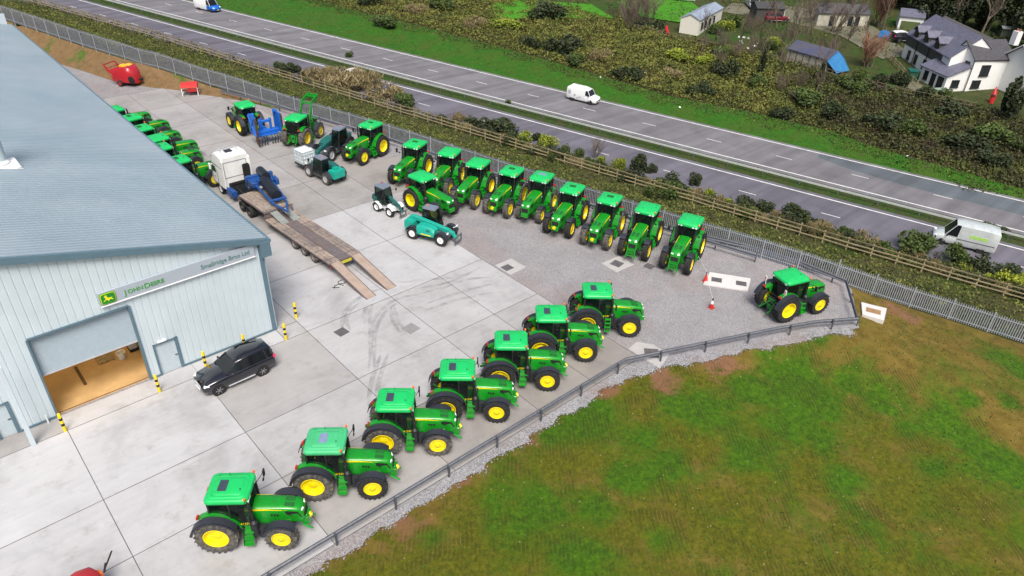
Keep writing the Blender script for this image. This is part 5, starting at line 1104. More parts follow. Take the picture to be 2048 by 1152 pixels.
# ------------------------------------------------------------ palisade fence
def palisade():
    t=tag(empty('palisade_fence'),'long galvanised steel palisade fence between the yard and the road verge','fence')
    ss_=[16.6-2.75*k for k in range(58)]+[19.35,22.1]
    ss_=sorted(ss_)
    hgt=lambda s:np.interp(s,[-110,-66,-58,16],[2.15,2.1,1.85,1.72])
    for a,b in zip(ss_,ss_[1:]):
        xa,ya=P2(a,float(uf(a)));xb,yb=P2(b,float(uf(b))); za=Tz(xa,ya)+.03; zb=Tz(xb,yb)+.03; h=hgt((a+b)/2)
        m=MB(); L_=math.dist((xa,ya),(xb,yb)); n=int(round(L_/.158))
        for i in range(1,n):
            f=i/n; x=xa+(xb-xa)*f;y=ya+(yb-ya)*f;z=za+(zb-za)*f; dx=(xb-xa)/L_*.034; dy=(yb-ya)/L_*.034
            m.add([(x-dx,y-dy,z+.08),(x,y,z+.08),(x+dx,y+dy,z+.08),(x-dx,y-dy,z+h-.1),(x,y,z+h),(x+dx,y+dy,z+h-.1)],[(0,1,4,3),(1,2,5,4)])
            v=[(q[0]+.012*(xa*0+1),q[1]+.012,q[2]) for q in []]
        for zz in (.28,h-.28): m.bar((xa,ya,za+zz),(xb,yb,zb+zz),.05,.055)
        m.build('pale_panel',pm('fence_steel',(.33,.36,.42),.5,metal=.3,var=.12,scale=2),t,smooth=0)
    for a in ss_:
        x,y=P2(a,float(uf(a))-.06); z=Tz(x,y); m=MB(); m.box((x,y,z+hgt(a)/2),(.1,.06,hgt(a)+.05),rot=(0,0,R(-67))); m.build('post',pm('fence_post_steel',(.38,.41,.46),.5,metal=.3),t)
palisade()
def railfence():
    t=tag(empty('timber_fence'),'weathered post and rail timber fence along the road verge','fence')
    ss_=[20-2.05*k for k in range(82)]; ps=[]
    for i,a in enumerate(ss_):
        x,y=P2(a,float(uw(a))); ps.append((x,y,Tz(x,y)))
    for i,(x,y,z) in enumerate(ps):
        m=MB(); m.box((x,y,z+.58),(.11,.09,1.25),rot=(0,0,R(-67))); m.build('post',wood,t)
    for i in range(0,len(ps)-1):
        m=MB(); a=ps[i];b=ps[i+1]
        for zz in (.35,.72,1.1):
            if random.random()<.04: continue
            j=random.uniform(-.03,.03); m.bar((a[0]-.06,a[1]-.02,a[2]+zz+j),(b[0]-.06,b[1]-.02,b[2]+zz-j),.04,.10)
        m.bar((a[0]-.06,a[1]-.02,a[2]+1.1),(b[0]-.06,b[1]-.02,b[2]+1.1),.04,.1); m.build('rails',wood,t,smooth=0)
railfence()
# ------------------------------------------------------------ median barrier
def median():
    t=tag(empty('crash_barrier'),'pale steel crash barrier along the central reservation','crash barrier'); m=MB()
    S=np.arange(-150,60,4.); u=lambda s:pv([7.4e-5,-.0993,79.2],s)
    pt=[(*P2(s,float(u(s))),float(zr(s))) for s in S]
    for a,b in zip(pt,pt[1:]): m.bar((a[0],a[1],a[2]+.58),(b[0],b[1],b[2]+.58),.09,.2)
    m.build('beam',pm('barrier_steel',(.50,.52,.50),.5,metal=.2),t,smooth=0)
    for k,p_ in enumerate(pt): m=MB(); m.box((p_[0],p_[1],p_[2]+.25),(.1,.1,.55)); m.build('post',galvd,t)
median()
# ------------------------------------------------------------ vegetation
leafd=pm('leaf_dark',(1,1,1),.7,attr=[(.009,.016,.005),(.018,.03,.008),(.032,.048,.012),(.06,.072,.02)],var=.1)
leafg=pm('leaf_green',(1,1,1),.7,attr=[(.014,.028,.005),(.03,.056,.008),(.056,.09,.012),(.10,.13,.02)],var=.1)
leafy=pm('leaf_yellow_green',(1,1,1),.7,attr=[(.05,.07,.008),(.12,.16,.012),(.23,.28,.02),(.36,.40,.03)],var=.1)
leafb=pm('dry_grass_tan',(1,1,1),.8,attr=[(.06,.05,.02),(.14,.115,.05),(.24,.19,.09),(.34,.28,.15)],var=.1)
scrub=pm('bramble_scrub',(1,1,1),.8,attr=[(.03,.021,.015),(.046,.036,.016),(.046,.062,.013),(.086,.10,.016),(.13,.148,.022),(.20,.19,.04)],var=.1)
twig=pm('bare_twig',(.13,.10,.075),.9,var=.3); twigr=pm('reddish_twig',(.20,.095,.06),.9,var=.3); bark=pm('bark',(.10,.08,.06),.9,var=.3)
def lump(n,rx,h,seed,lo=.15):
    g=np.random.default_rng(seed); k=7; c=g.uniform(-.55,.55,(k,3)); c[:,2]=g.uniform(.3,.7,k); r=g.uniform(.3,.5,k)
    i=g.integers(0,k,n); d=g.normal(size=(n,3)); d/=np.linalg.norm(d,axis=1)[:,None]; q=c[i]+d*(r[i]*g.uniform(.55,1.05,n))[:,None]
    q[:,2]=np.abs(q[:,2]); q[:,0]*=rx; q[:,1]*=rx; q[:,2]*=h; return q
def stems(parent,h,rx,n=7,mat=None):
    m=MB()
    for k in range(n):
        a=random.uniform(0,2*PI); m.tube([(0,0,-.15),(rx*.25*math.cos(a),rx*.25*math.sin(a),h*.4),(rx*.6*math.cos(a),rx*.6*math.sin(a),h*.8)],.02,4)
    return m.build('stems',mat or bark,parent)
BP={}
def bushproto(kind,v):
    key=(kind,v)
    if key in BP: return BP[key]
    mat={'d':leafd,'g':leafg,'y':leafy,'Y':leafy,'b':leafb}[kind]; n={'d':1500,'g':1500,'y':1500,'Y':1900,'b':1700}[kind]
    t=empty('bush' if kind!='b' else 'grass_clump')
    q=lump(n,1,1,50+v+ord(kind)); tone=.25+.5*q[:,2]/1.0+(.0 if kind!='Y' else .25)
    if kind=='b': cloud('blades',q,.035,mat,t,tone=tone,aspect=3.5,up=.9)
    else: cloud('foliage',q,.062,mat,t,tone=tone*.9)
    stems(t,.9,.9,8); BP[key]=[t,False]; return BP[key]
def putbush(x,y,r,h,kind,label,group,v):
    b=bushproto(kind,v); t=b[0] if not b[1] else copy_tree(b[0]); b[1]=True
    t.location=(x,y,Tz(x,y)-.08); t.scale=(r,r,h); t.rotation_euler=(0,0,random.uniform(0,6)); return tag(t,label,'bush' if kind!='b' else 'grass clump',group)
BF=[(44.8,97.1,1.54,2.08,'d'),(45.7,93.7,1.05,1.69,'d'),(46.6,91.2,2.96,2.26,'b'),(48.0,85.1,3.9,2.42,'b'),(50.4,80.9,3.12,1.87,'b'),(50.2,76.6,2.01,2.11,'g'),(51.8,70.6,0.9,0.81,'d'),(53.5,68.9,1.09,1.15,'b'),(54.1,66.0,1.51,1.81,'d'),(55.4,62.4,2.28,2.5,'d'),(55.1,58.7,1.14,1.83,'y'),(56.5,56.5,1.43,1.61,'y'),(57.3,58.4,0.85,1.42,'d'),(56.0,52.8,0.86,1.87,'g'),(51.7,50.9,0.54,1.27,'g'),(57.8,49.0,0.74,1.54,'y'),(58.2,46.8,0.84,2.02,'y'),(60.5,45.9,1.08,2.46,'d'),(61.2,44.5,0.63,1.54,'d'),(60.0,41.0,1.48,1.88,'d'),(62.7,39.9,0.78,1.92,'d'),(56.3,37.7,1.55,1.39,'g'),(59.3,38.2,0.75,1.21,'y'),(60.7,36.7,0.76,1.46,'y'),(60.8,34.5,0.8,1.25,'y'),(63.0,33.2,1.68,1.56,'d'),(63.6,31.5,0.86,1.46,'d'),(64.3,29.2,1.72,1.94,'d'),(63.7,27.1,0.63,1.14,'g'),(65.0,23.7,1.01,1.33,'g'),(64.8,25.7,0.91,1.25,'b'),(64.1,21.4,1.61,1.77,'b'),(65.0,20.2,0.89,1.41,'g'),(67.6,17.8,2.3,2.2,'g'),(49.4,88.6,3.2,2.7,'b'),(50.4,86.2,2.8,2.5,'b'),(48.3,90.2,2.4,2.3,'b'),(68.5,15.1,1.5,1.93,'g'),(69.4,13.3,1.08,2.14,'d'),(67.6,13.9,0.79,1.14,'y'),(70.4,10.9,1.79,1.66,'d'),(67.6,10.2,1.47,1.89,'Y'),(66.6,11.8,0.88,1.12,'y'),(53.7,38.8,0.76,1.36,'g'),(54.1,37.7,0.75,1.36,'g'),(44.8,99.4,0.94,1.27,'g'),(56.2,99.4,0.82,0.88,'g'),(62.8,70.4,0.55,0.5,'g'),(79.1,15.3,1.2,0.76,'d'),(47.0,87.5,0.72,1.29,'g'),(62.3,29.2,0.68,1.14,'g'),(57.5,51.9,0.7,1.36,'g')]
BM=[(84.8,82.2,3.37,4.71,'d'),(82.3,86.9,1.88,2.92,'d'),(81.4,76.6,1.93,3.18,'g'),(83.1,67.0,2.39,3.19,'d'),(86.7,56.3,2.09,2.82,'d'),(94.2,58.4,2.39,3.94,'d'),(94.0,53.1,1.86,2.79,'g'),(104.7,80.8,2.81,2.19,'d'),(93.6,45.3,2.85,3.51,'g'),(93.5,40.9,2.21,2.66,'d'),(94.4,34.6,2.69,2.75,'d'),(95.3,30.3,2.39,2.61,'g'),(95.6,24.3,2.86,2.83,'d'),(99.6,23.2,2.95,2.92,'g'),(88.4,45.1,1.8,2.21,'d'),(94.5,95.8,3.81,4.8,'d'),(83.9,113.6,3.29,3.05,'g'),(69.4,110.6,2.78,3.34,'g'),(75.5,125.0,3.09,2.78,'d'),(81.8,100.7,2.3,2.99,'b'),(78.5,113.9,2.45,2.64,'b'),(101.2,42.3,2.36,2.83,'g'),(101.8,63.3,2.56,2.31,'g'),(103.4,29.9,2.7,2.36,'d'),(88.1,63.2,1.95,2.11,'b'),(86.0,75.2,2.04,2.21,'b'),(85.7,95.9,2.74,2.46,'y'),(95.2,67.9,2.51,2.25,'y'),(96.5,63.2,2.06,2.23,'y'),(94.7,20.9,2.12,2.16,'d'),(98.4,19.7,1.82,2.61,'g')]
WD={'d':'dark green bush','g':'green bush','y':'yellow-green gorse bush','Y':'large bright yellow-green bush','b':'tan dry grass clump'}
near_=['far along the timber fence towards the top left','on the verge behind the loader tractor','on the verge past the bend of the timber fence','by the timber fence behind the fence row of tractors','by the timber fence above the last fence tractors','by the timber fence left of the silver van','by the timber fence at the right edge']
for i,(x,y,r,h,k_) in enumerate(BF):
    s,u=SU(x,y); reg=min(6,max(0,int((s+85)/15)))
    putbush(x,y,r*(1.2 if k_=='d' else 1.0),max(h*(.72 if k_=='d' else .9),.5),k_,f"{WD[k_]} {near_[reg]}",f"{WD[k_]}es {near_[reg]}".replace('bushes','bushes').replace('clumpes','clumps'),i%3)
for i,(x,y,r,h,k_) in enumerate(BM):
    s,u=SU(x,y); reg='on the embankment above the small white van' if s<-25 else ('on the embankment below the garden sheds' if s<5 else 'on the embankment below the white house')
    if s<-60: reg='high on the embankment at the top of the picture'
    putbush(x,y,r*1.05,h*.6,k_,f"{WD[k_]} {reg}",f"{WD[k_]}es {reg}".replace('clumpes','clumps'),i%3)
gR=random.Random(17)
for i in range(58):
    s_=-42+i*1.12+gR.uniform(-.5,.5); u_=float(uw(s_))+gR.uniform(.7,max(1.0,float(near_out(s_)-uw(s_))-.3)); x,y=P2(s_,u_); k_=gR.choice('dddgbb')
    putbush(x,y,gR.uniform(.7,1.5),gR.uniform(.7,1.5),k_,{'d':'one of the dark thicket shrubs crowding the near road edge','g':'one of the low green thicket shrubs crowding the near road edge','b':'one of the dead grass clumps crowding the near road edge'}[k_],{'d':'dark thicket shrubs crowding the near road edge','g':'low green thicket shrubs crowding the near road edge','b':'dead grass clumps crowding the near road edge'}[k_],i%3)
def scatter(ua,ub,s0,s1,dens,size,mat,name,label,hfun,tonef,aspect=1,up=0,keep=None):
    S=[];U=[]; n=int(dens*(s1-s0)*20); s=rng.uniform(s0,s1,n); t=rng.uniform(0,1,n); a=ua(s);b=ub(s); m=rng.uniform(0,1,n)<(b-a)/20; s=s[m];u=(a+(b-a)*t)[m]
    x,y=P2(s,u)
    if keep is not None: k=keep(x,y,s,u); x=x[k];y=y[k];s=s[k];u=u[k]
    z=T(x,y)+hfun(x,y,s,u)*rng.uniform(.0,1,len(x)); tn=tonef(x,y,s,u,rng)
    return cloud(name,np.stack([x,y,z],-1),size,mat,label=label,cat='undergrowth',tone=tn,aspect=aspect,up=up)
hh=lambda x,y,s,u:.25+.75*np.clip(fbm(x,y,4.5,41)+.3,0,1.5)
def tone_emb(x,y,s,u,r):
    w_=ss((s+14+ .25*(u-110))/14); base=.74+.16*fbm(x,y,7,42); dark=.36+.17*fbm(x,y,6,43); return base*(1-w_)+dark*w_
scatter(uv,lambda s:ut(s)+2,-125,55,46,.125,scrub,'scrub','dense bramble and long olive grass covering the embankment across the road',hh,tone_emb)
scatter(lambda s:uv(s)-3.2+1.2*fbm(s,s*0,7,66),lambda s:uv(s)+2,-120,50,14,.10,scrub,'verge_growth','ragged green growth at the foot of the embankment',lambda x,y,s,u:.35+0*x,lambda x,y,s,u,r:.45+.2*fbm(x,y,4,3))
scatter(lambda s:uf(s)+.4,lambda s:uw(s)-.1,-130,30,26,.085,scrub,'verge_scrub','low brown brambles and grass between the palisade and timber fences',lambda x,y,s,u:.22+.2*np.clip(fbm(x,y,3,61),0,1)+.35*(u<uf(s)+2.2),lambda x,y,s,u,r:np.where(u<uf(s)+3.6+1.2*fbm(x,y,5,47),.12+.14*fbm(x,y,4,44),.62+.2*fbm(x,y,4,45)))
scatter(lambda s:uw(s)+.1,lambda s:near_out(s)+.5,-130,30,60,.09,scrub,'roadside_scrub','rough undergrowth between the timber fence and the road',lambda x,y,s,u:.45+.8*np.clip(fbm(x,y,4,62)+.3,0,1),lambda x,y,s,u,r:.42+.28*fbm(x,y,6,46))
scatter(lambda s:near_in(s)+.9,lambda s:far_in(s)-1.0,-130,40,12,.05,leafg,'median_grass','rough grass of the central reservation',lambda x,y,s,u:.14+0*x,lambda x,y,s,u,r:.35+.25*fbm(x,y,3,47))
scatter(lambda s:far_out(s)+.9,uv,-125,40,16,.05,pm('lush_blades',(1,1,1),.8,attr=[(.03,.06,.006),(.03,.12,.007),(.06,.17,.011)]),'verge_grass','bright green mown grass along the far carriageway',lambda x,y,s,u:.10+0*x,lambda x,y,s,u,r:.5+.3*fbm(x,y,5,48))
# tufts on the field
def fieldtufts():
    n=90000; s=rng.uniform(-14,30,n); u=rng.uniform(-2,52,n); x,y=P2(s,u); d=sdist(x,y); k=(d>1.2)&(u<uf(s)-.5)&(y>-14); x=x[k];y=y[k];s=s[k];u=u[k]
    f=fbm(x,y,6,71)+.6*fbm(x,y,2.2,72); k=rng.uniform(-.9,1.4,len(x))<f*(1-.8*ss((u-38)/5)); x=x[k];y=y[k]; tn=.45+.3*f[k]
    z=T(x,y)+rng.uniform(0,.06,len(x)); cloud('field_grass',np.stack([x,y,z],-1),.036,pm('field_blades',(1,1,1),.85,attr=[(.05,.045,.006),(.035,.07,.004),(.045,.11,.005),(.08,.15,.01)]),label='short patchy grass of the rough field',cat='grass',tone=tn,aspect=1.6,up=.4)
fieldtufts()
# ------------------------------------------------------------ trees
def baretree(seed,h,spread=.5,mat=twig,depth=4,trunkr=.16,multi=False,ivy=False):
    g=random.Random(seed); t=empty('bare_tree'); tr=MB(); br=MB()
    def grow(p,d,L_,r,lv):
        m_=tr if lv==0 else br; q=p; k=3
        for i in range(k):
            d=(d+Vector((g.gauss(0,.10),g.gauss(0,.10),g.gauss(.04,.05)))).normalized(); q2=q+d*L_/k; m_.cyl(q,q2,r*(1-.22*i),r*(1-.22*(i+1)),6 if lv==0 else 3,cap=False)
            if lv<depth and (lv>0 or i>=1 or multi):
                for _ in range(2 if lv<3 else 3):
                    a=g.uniform(0,2*PI); sd=Vector((math.cos(a),math.sin(a),g.uniform(.2,.9))); grow(q2,(d+sd*spread*1.5).normalized(),L_*g.uniform(.5,.72),r*.5,lv+1)
            q=q2
    if multi:
        for _ in range(5): grow(Vector((g.uniform(-.3,.3),g.uniform(-.3,.3),-.2)),Vector((g.uniform(-.5,.5),g.uniform(-.5,.5),1)).normalized(),h*.5,trunkr*.6,0)
    else: grow(Vector((0,0,-.3)),Vector((g.uniform(-.08,.08),g.uniform(-.08,.08),1)),h*.5,trunkr,0)
    tr.build('trunk',bark,t,60); br.build('branches',mat,t,60)
    if ivy: cloud('ivy',lump(500,.5,h*.45,seed),.14,leafd,t,tone=.4+0*np.zeros(500))
    return t
def leaftree(seed,h,r,mat,n=2600,size=.16,tone=.4):
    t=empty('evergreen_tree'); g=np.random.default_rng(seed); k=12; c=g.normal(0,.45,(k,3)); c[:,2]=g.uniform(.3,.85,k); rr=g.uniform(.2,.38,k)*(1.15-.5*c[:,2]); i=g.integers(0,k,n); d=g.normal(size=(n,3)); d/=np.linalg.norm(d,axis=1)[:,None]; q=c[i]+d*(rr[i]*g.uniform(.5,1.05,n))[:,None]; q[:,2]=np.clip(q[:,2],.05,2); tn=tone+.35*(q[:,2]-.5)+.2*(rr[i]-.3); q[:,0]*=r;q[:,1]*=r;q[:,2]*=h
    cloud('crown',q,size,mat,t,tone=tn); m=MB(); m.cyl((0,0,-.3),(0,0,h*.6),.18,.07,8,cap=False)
    for a in range(5): m.cyl((0,0,h*(.25+.08*a)),(r*.5*math.cos(a*1.3),r*.5*math.sin(a*1.3),h*(.5+.08*a)),.07,.03,5,cap=False)
    m.build('trunk',bark,t,60); return t
def plant(proto,x,y,sc,label,cat,group=None,first=False):
    t=proto if first else copy_tree(proto); t.location=(x,y,Tz(x,y)-.1); t.scale=(sc,)*3 if not isinstance(sc,tuple) else sc; t.rotation_euler=(0,0,random.uniform(0,6.28)); return tag(t,label,cat,group)
b1=baretree(1,7,.5,depth=3); b2=baretree(2,8,.42,depth=3,ivy=True); b3=baretree(3,6,.6,depth=3); b4=baretree(4,4.2,.6,mat=twigr,depth=3,multi=True); b5=baretree(5,5,.35,depth=3,multi=True,trunkr=.1)
gT='bare winter trees among the gardens'
firsts=set()
def P(pr,x,y,sc,label,cat='bare tree',group=None):
    f=id(pr) not in firsts; firsts.add(id(pr)); return plant(pr,x,y,sc,label,cat,group,f)
P(b5,59.0,51.0,.55,'thin leafless sapling growing through the timber fence beside the near carriageway')
P(b1,103.1,68.1,.95,'bare tree with spreading twigs in front of the white mobile home'); P(b2,98.1,54.6,1.0,'tall ivy-clad bare tree left of the slate-roofed garden shed'); P(b3,106.1,56.3,1.1,'bare twiggy tree directly behind the slate-roofed garden shed')
P(b1,107.1,64.1,.9,'bare tree by the rubble heap between mobile home and shed'); P(b4,113.1,45.8,1.35,'large reddish-brown leafless tree left of the blue tarpaulin','bare tree')
P(b2,102.4,47.5,.75,'bare tree at the right end of the slate-roofed garden shed'); P(b5,105.3,83.0,1.3,'slender bare multi-stemmed tree by the blue paddling pool','bare tree')
for i,(x,y) in enumerate([(100.6,81.8),(107.9,83.4),(104,86),(109,88)]): P(b5,x,y,1.1+.1*i,'one of the thin bare saplings bordering the lawn at the top of the picture','bare tree','bare saplings bordering the lawn')
for i,(x,y) in enumerate([(118.3,60.9),(122.9,60.4),(126.8,58.8),(126.4,55.4),(121,66),(130,64),(118,54)]): P([b1,b3,b5][i%3],x,y,1.05+.08*(i%3),'one of the bare garden trees in front of the cream buildings',group='bare garden trees in front of the cream buildings')
for i,(x,y) in enumerate([(135.5,54.2),(140.2,63.5),(146.8,63.0),(134,60),(150,72),(142,70),(136,68),(152,60)]): P([b1,b2,b3][i%3],x,y,1.35,'one of the bare trees standing behind the cream buildings',group='bare trees behind the cream buildings')
P(b4,137,55.5,(1.4,1.4,2.0),'tall orange-brown leafless tree at the top edge above the green garage','bare tree')
P(b3,141.5,40.5,1.7,'pale bare tree below the bright field behind the slate house'); P(b2,139.0,44.0,1.4,'grey bare tree behind the slate house roof')
for i,(x,y) in enumerate([(97.9,47.9),(98.1,45.7),(95,49),(100,52.5),(101,61),(99,66),(96,60)]): P([b5,b3][i%2],x,y,.62,'one of the leafless thicket trees on the embankment below the garden shed',group='leafless thicket trees below the garden shed')
for i,(x,y) in enumerate([(104.5,60.5),(108.5,57.8),(111.5,64.5),(115.5,67.5),(116.5,57.5),(119.5,52.5),(113,52.5),(109.5,50.3),(124.5,52),(103.6,64.8),(127,62.5),(121.5,63)]): P([b5,b3,b1][i%3],x,y,.72,'one of the thin bare trees scattered around the slate-roofed garden shed',group='thin bare trees around the slate-roofed garden shed')
e1=leaftree(11,5,2.0,leafd); e2=leaftree(12,7,3.4,leafd,3400,.22); e3=leaftree(13,6,3.2,leafg,3200,.22)
P(e1,107.0,24.3,1.0,'dark evergreen tree against the white house wall at the right edge','tree')
gE='evergreen trees banked behind the houses'
for i,(x,y) in enumerate([(150.5,49.7),(151.6,53.8),(153.0,57.2),(160.6,51.0),(146,46),(156,46),(148,41.5),(158,42),(150,36.5),(162,56),(157,62),(165,47),(143,49.5),(152,31),(145,33.5),(165,61),(160,67),(172,57),(158,36)]): P([e2,e3][i%2],x,y,1.0+.15*(i%3),'one of the dark evergreen trees banked behind the houses','tree',gE)
for i,(x,y) in enumerate([(131.5,36.5),(134.5,37.5),(128.0,33.0),(126.5,36.8),(136.5,33.5),(124.5,32.5),(140.5,30.5)]): P([e3,e2][i%2],x,y,.42,'one of the low garden evergreens behind the white house','tree','low garden evergreens behind the white house')
for i,(x,y,r,h,k_) in enumerate([(111.2,71.6,1.5,1.7,'g'),(113.6,71.6,1.8,2.0,'y'),(116.0,71.8,2.0,2.0,'g'),(118.6,73.2,1.8,1.6,'g')]): putbush(x,y,r,h,k_,'mossy green hedge shrub alongside the mobile home','hedge shrubs alongside the mobile home',i%3)
for i,(x,y,r,h,k_) in enumerate([(112.5,61.5,1.8,1.3,'y'),(110.0,60.5,1.4,1.2,'g')]): putbush(x,y,r,h,k_,'yellow-green garden shrub above the slate-roofed shed','garden shrubs above the slate-roofed shed',i%3)
for i,(x,y,r,h,k_) in enumerate([(108.3,38.9,1.5,2.0,'d'),(104.7,43.2,1.6,1.7,'g'),(106.5,41,1.6,1.4,'d'),(105.9,34.5,1.8,1.5,'d'),(108.5,32.8,1.2,1.0,'g')]): putbush(x,y,r,h,k_,'dark hedge shrub in front of the white house','hedge shrubs in front of the white house',i%3)
scatter(lambda s:ut(s)+1,lambda s:ut(s)+46,-60,45,9,.13,scrub,'garden_scrub','tangled undergrowth and dead stems among the gardens',lambda x,y,s,u:.5+0*x,lambda x,y,s,u,r:.45+.2*fbm(x,y,8,49),keep=lambda x,y,s,u:(fbm(x,y,9,91)>-.05)&~((s>-5)&(s<36)&(u<ut(s)+16))&~((x>103)&(x<121)&(y>70)&(y<81)))
# bright field far away
mfa=MB()
for q in range(1):
    F=[(166,47.5),(175,66),(230,80),(240,30),(180,22),(158,28),(161,38)]; mfa.add([(x,y,Tz(x,y)+.12) for x,y in F],[tuple(range(len(F)))])
struct('',mfa.build('far_field',grass_mat('bright_pasture',[(.06,.25,.008),(.11,.36,.012),(.18,.45,.02)],.5,.1),smooth=0))
mfa=MB(); F=[(86,101),(92,97),(100,91),(104,88.5),(108,98),(98,108),(92,108)]; mfa.add([(x,y,Tz(x,y)+.15) for x,y in F],[tuple(range(len(F)))]); 
F=[(109,86),(112,79.5),(121,81),(130,94),(124,104),(113,95)]; mfa.add([(x,y,Tz(x,y)+.15) for x,y in F],[tuple(range(len(F)))])
struct('',mfa.build('lawn',grass_mat('lawn_grass',[(.025,.13,.006),(.05,.21,.01),(.09,.28,.015)],.8,.2),smooth=0))
mfa=MB(); F=[(107,38.5),(112,37),(116,44),(113,48),(106,47)]; 
pathm=pm('garden_path',(.15,.14,.10),.9,dirt=(.09,.10,.04),da=.8,dscale=.6)
for F in ([(118,46),(124,44),(136,56),(139,72),(131,82),(124,80),(128,70),(126,57)],[(107,35.8),(110.5,36.5),(113,41),(110,42.5)]): mfa.add([(x,y,Tz(x,y)+.1) for x,y in F],[tuple(range(len(F)))])
struct('',mfa.build('path',pathm,smooth=0))
# ------------------------------------------------------------ houses
render_w=pm('white_render',(.80,.80,.79),.7,var=.03,dirt=(.68,.67,.63),da=.3,dscale=.4); slate=pm('slate_roof',(.06,.058,.066),.7,var=.3,scale=3,bump=.5,bscale=12); slateb=pm('blue_slate_roof',(.12,.12,.165),.55,var=.25,scale=2); slhung=pm('slate_hung_wall',(.055,.06,.058),.7,var=.25,scale=5); blkwin=pm('window_pane_dark',(.02,.024,.03),.15)
def F_(t,o,ang):
    t.location=(o[0],o[1],0); t.rotation_euler=(0,0,R(ang))
def window(t,c,w_,h,axis,out,fm=blackpaint,bars=1):
    # axis 'u' wall along local x (normal +-y) or 'v' wall along local y (normal +-x)
    f=MB(); g=MB(); x,y,z=c
    def bx(mb,du,dz,su,sz,th,off):
        if axis=='u': mb.box((x+du,y+out*off,z+dz),(su,th,sz))
        else: mb.box((x+out*off,y+du,z+dz),(th,su,sz))
    fw=.09
    for du,dz,su,sz in ((0,h/2,w_+fw,fw),(0,-h/2,w_+fw,fw),(w_/2,0,fw,h),(-w_/2,0,fw,h)): bx(f,du,dz,su,sz,.12,.04)
    for k in range(bars): bx(f,-w_/2+w_*(k+1)/(bars+1),0,.05,h,.1,.035)
    fr=f.build('window',fm,t,smooth=0); bx(g,0,0,w_,h,.04,.02); g.build('pane',blkwin,fr,smooth=0)
    s_=MB(); bx(s_,0,-h/2-.09,w_+.2,.08,.2,.08); s_.build('sill',fm,fr)
def gable(t,L_,W_,zb,ze,zr_,rm,wm,ov=.25,ze2=None,mid_=.5,name='roof'):
    ze2=ze if ze2 is None else ze2; vm=W_*mid_
    m=MB(); m.loft([[(x,0,zb),(x,0,ze),(x,vm,zr_),(x,W_,ze2),(x,W_,zb)] for x in (0,L_)]); m.build('wall',wm,t,smooth=0)
    m=MB()
    for y0,z0,y1,z1 in ((-ov,ze-ov*(zr_-ze)/vm,vm,zr_),(W_+ov,ze2-ov*(zr_-ze2)/(W_-vm),vm,zr_)):
        m.loft([[(x,y0,z0+.05),(x,y1,z1+.05),(x,y1,z1+.17),(x,y0,z0+.17)] for x in (-.12,L_+.12)])
    return m.build(name,rm,t,smooth=0)
t=tag(empty('white_house'),'white rendered house with dark slate roofs and black windows at the right edge','house'); F_(t,(112.9,31.9),-31)
gable(t,6.0,5.2,-1.7,2.7,4.6,slate,render_w,.15,ze2=1.6)
window(t,(0,1.1,1.6),.75,1.3,'v',-1); window(t,(0,3.3,2.0),.5,.95,'v',-1,bars=0); window(t,(2.1,0,1.3),1.3,1.35,'u',-1); window(t,(1.4,0,-.55),1.25,.95,'u',-1)
m=MB(); m.loft([[(x,y,z) for y,z in ((-4.6,-1.7),(-4.6,2.6),(-1.7,4.9),(1.2,2.9),(1.2,-1.7))] for x in (5.2,11)]); m.build('wing_wall',render_w,t,smooth=0)
m=MB(); 
for y0,z0,y1,z1 in ((-4.9,2.4,-1.7,4.95),(1.2,2.75,-1.7,4.95)): m.loft([[(x,y0,z0+.03),(x,y1,z1+.03),(x,y1,z1+.15),(x,y0,z0+.15)] for x in (5.0,11.2)])
m.build('wing_roof',slate,t,smooth=0)
m=MB(); m.loft([[(x,y,z) for y,z in ((-4.95,2.45),(-1.7,5.0),(-1.7,5.14),(-4.95,2.6))] for x in (4.88,5.1)]); m.loft([[(x,y,z) for y,z in ((1.2,2.9),(-1.7,5.0),(-1.7,5.14),(1.2,3.05))] for x in (4.88,5.1)]); m.build('barge_board',whiteclean,t,smooth=0)
m=MB(); m.box((7.2,2.2,5.0),(.8,.9,1.8)); ch=m.build('chimney',render_w,t); m=MB(); m.cyl((7.2,2.0,5.9),(7.2,2.0,6.2),.12,n=8); m.cyl((7.2,2.4,5.9),(7.2,2.4,6.2),.12,n=8); m.build('chimney_pot',pm('terracotta',(.3,.12,.07),.8),ch)
m=MB(); m.bar((-.12,0,2.62),(6.0,-.2,2.62),.1); m.bar((-.05,-.06,2.6),(-.05,-.06,-1.5),.07); m.build('rain_gutter',blackpaint,t)
# lean-to porch on the gable side
m=MB(); m.loft([[(x,y,z) for y,z in ((.2,-1.7),(.2,zz),(5.4,zz),(5.4,-1.7))] for x,zz in ((-3.2,.55),(0,1.75))]); m.build('porch_wall',render_w,t,smooth=0)
m=MB(); m.loft([[(x,y,z) for y,z in ((-.1,zz),(5.7,zz),(5.7,zz+.12),(-.1,zz+.12))] for x,zz in ((-3.5,.5),(0,1.85))]); m.build('porch_roof',slateb,t,smooth=0)
window(t,(-1.7,.2,-.45),1.1,.85,'u',-1); window(t,(-3.2,1.2,-.6),1.0,1.5,'v',-1,bars=1); window(t,(-3.2,4.2,-.4),.7,1.1,'v',-1,bars=0); 
m=MB(); m.box((-3.24,2.7,-.7),(.08,.85,1.8)); d=m.build('door',blackpaint,t)
t=tag(empty('slate_hung_house'),'dark slate-hung house with three dormers joined behind the white house','house'); F_(t,(122.0,44.8),-133.3)
gable(t,13.7,6.5,-1.6,2.5,5.2,slateb,render_w,.3)
m=MB(); m.loft([[(x,-.06,.9),(x,-.12,2.5),(x,.0,2.5),(x,.0,.9)] for x in (0,11.5)]); m.build('slate_hanging',slhung,t,smooth=0)
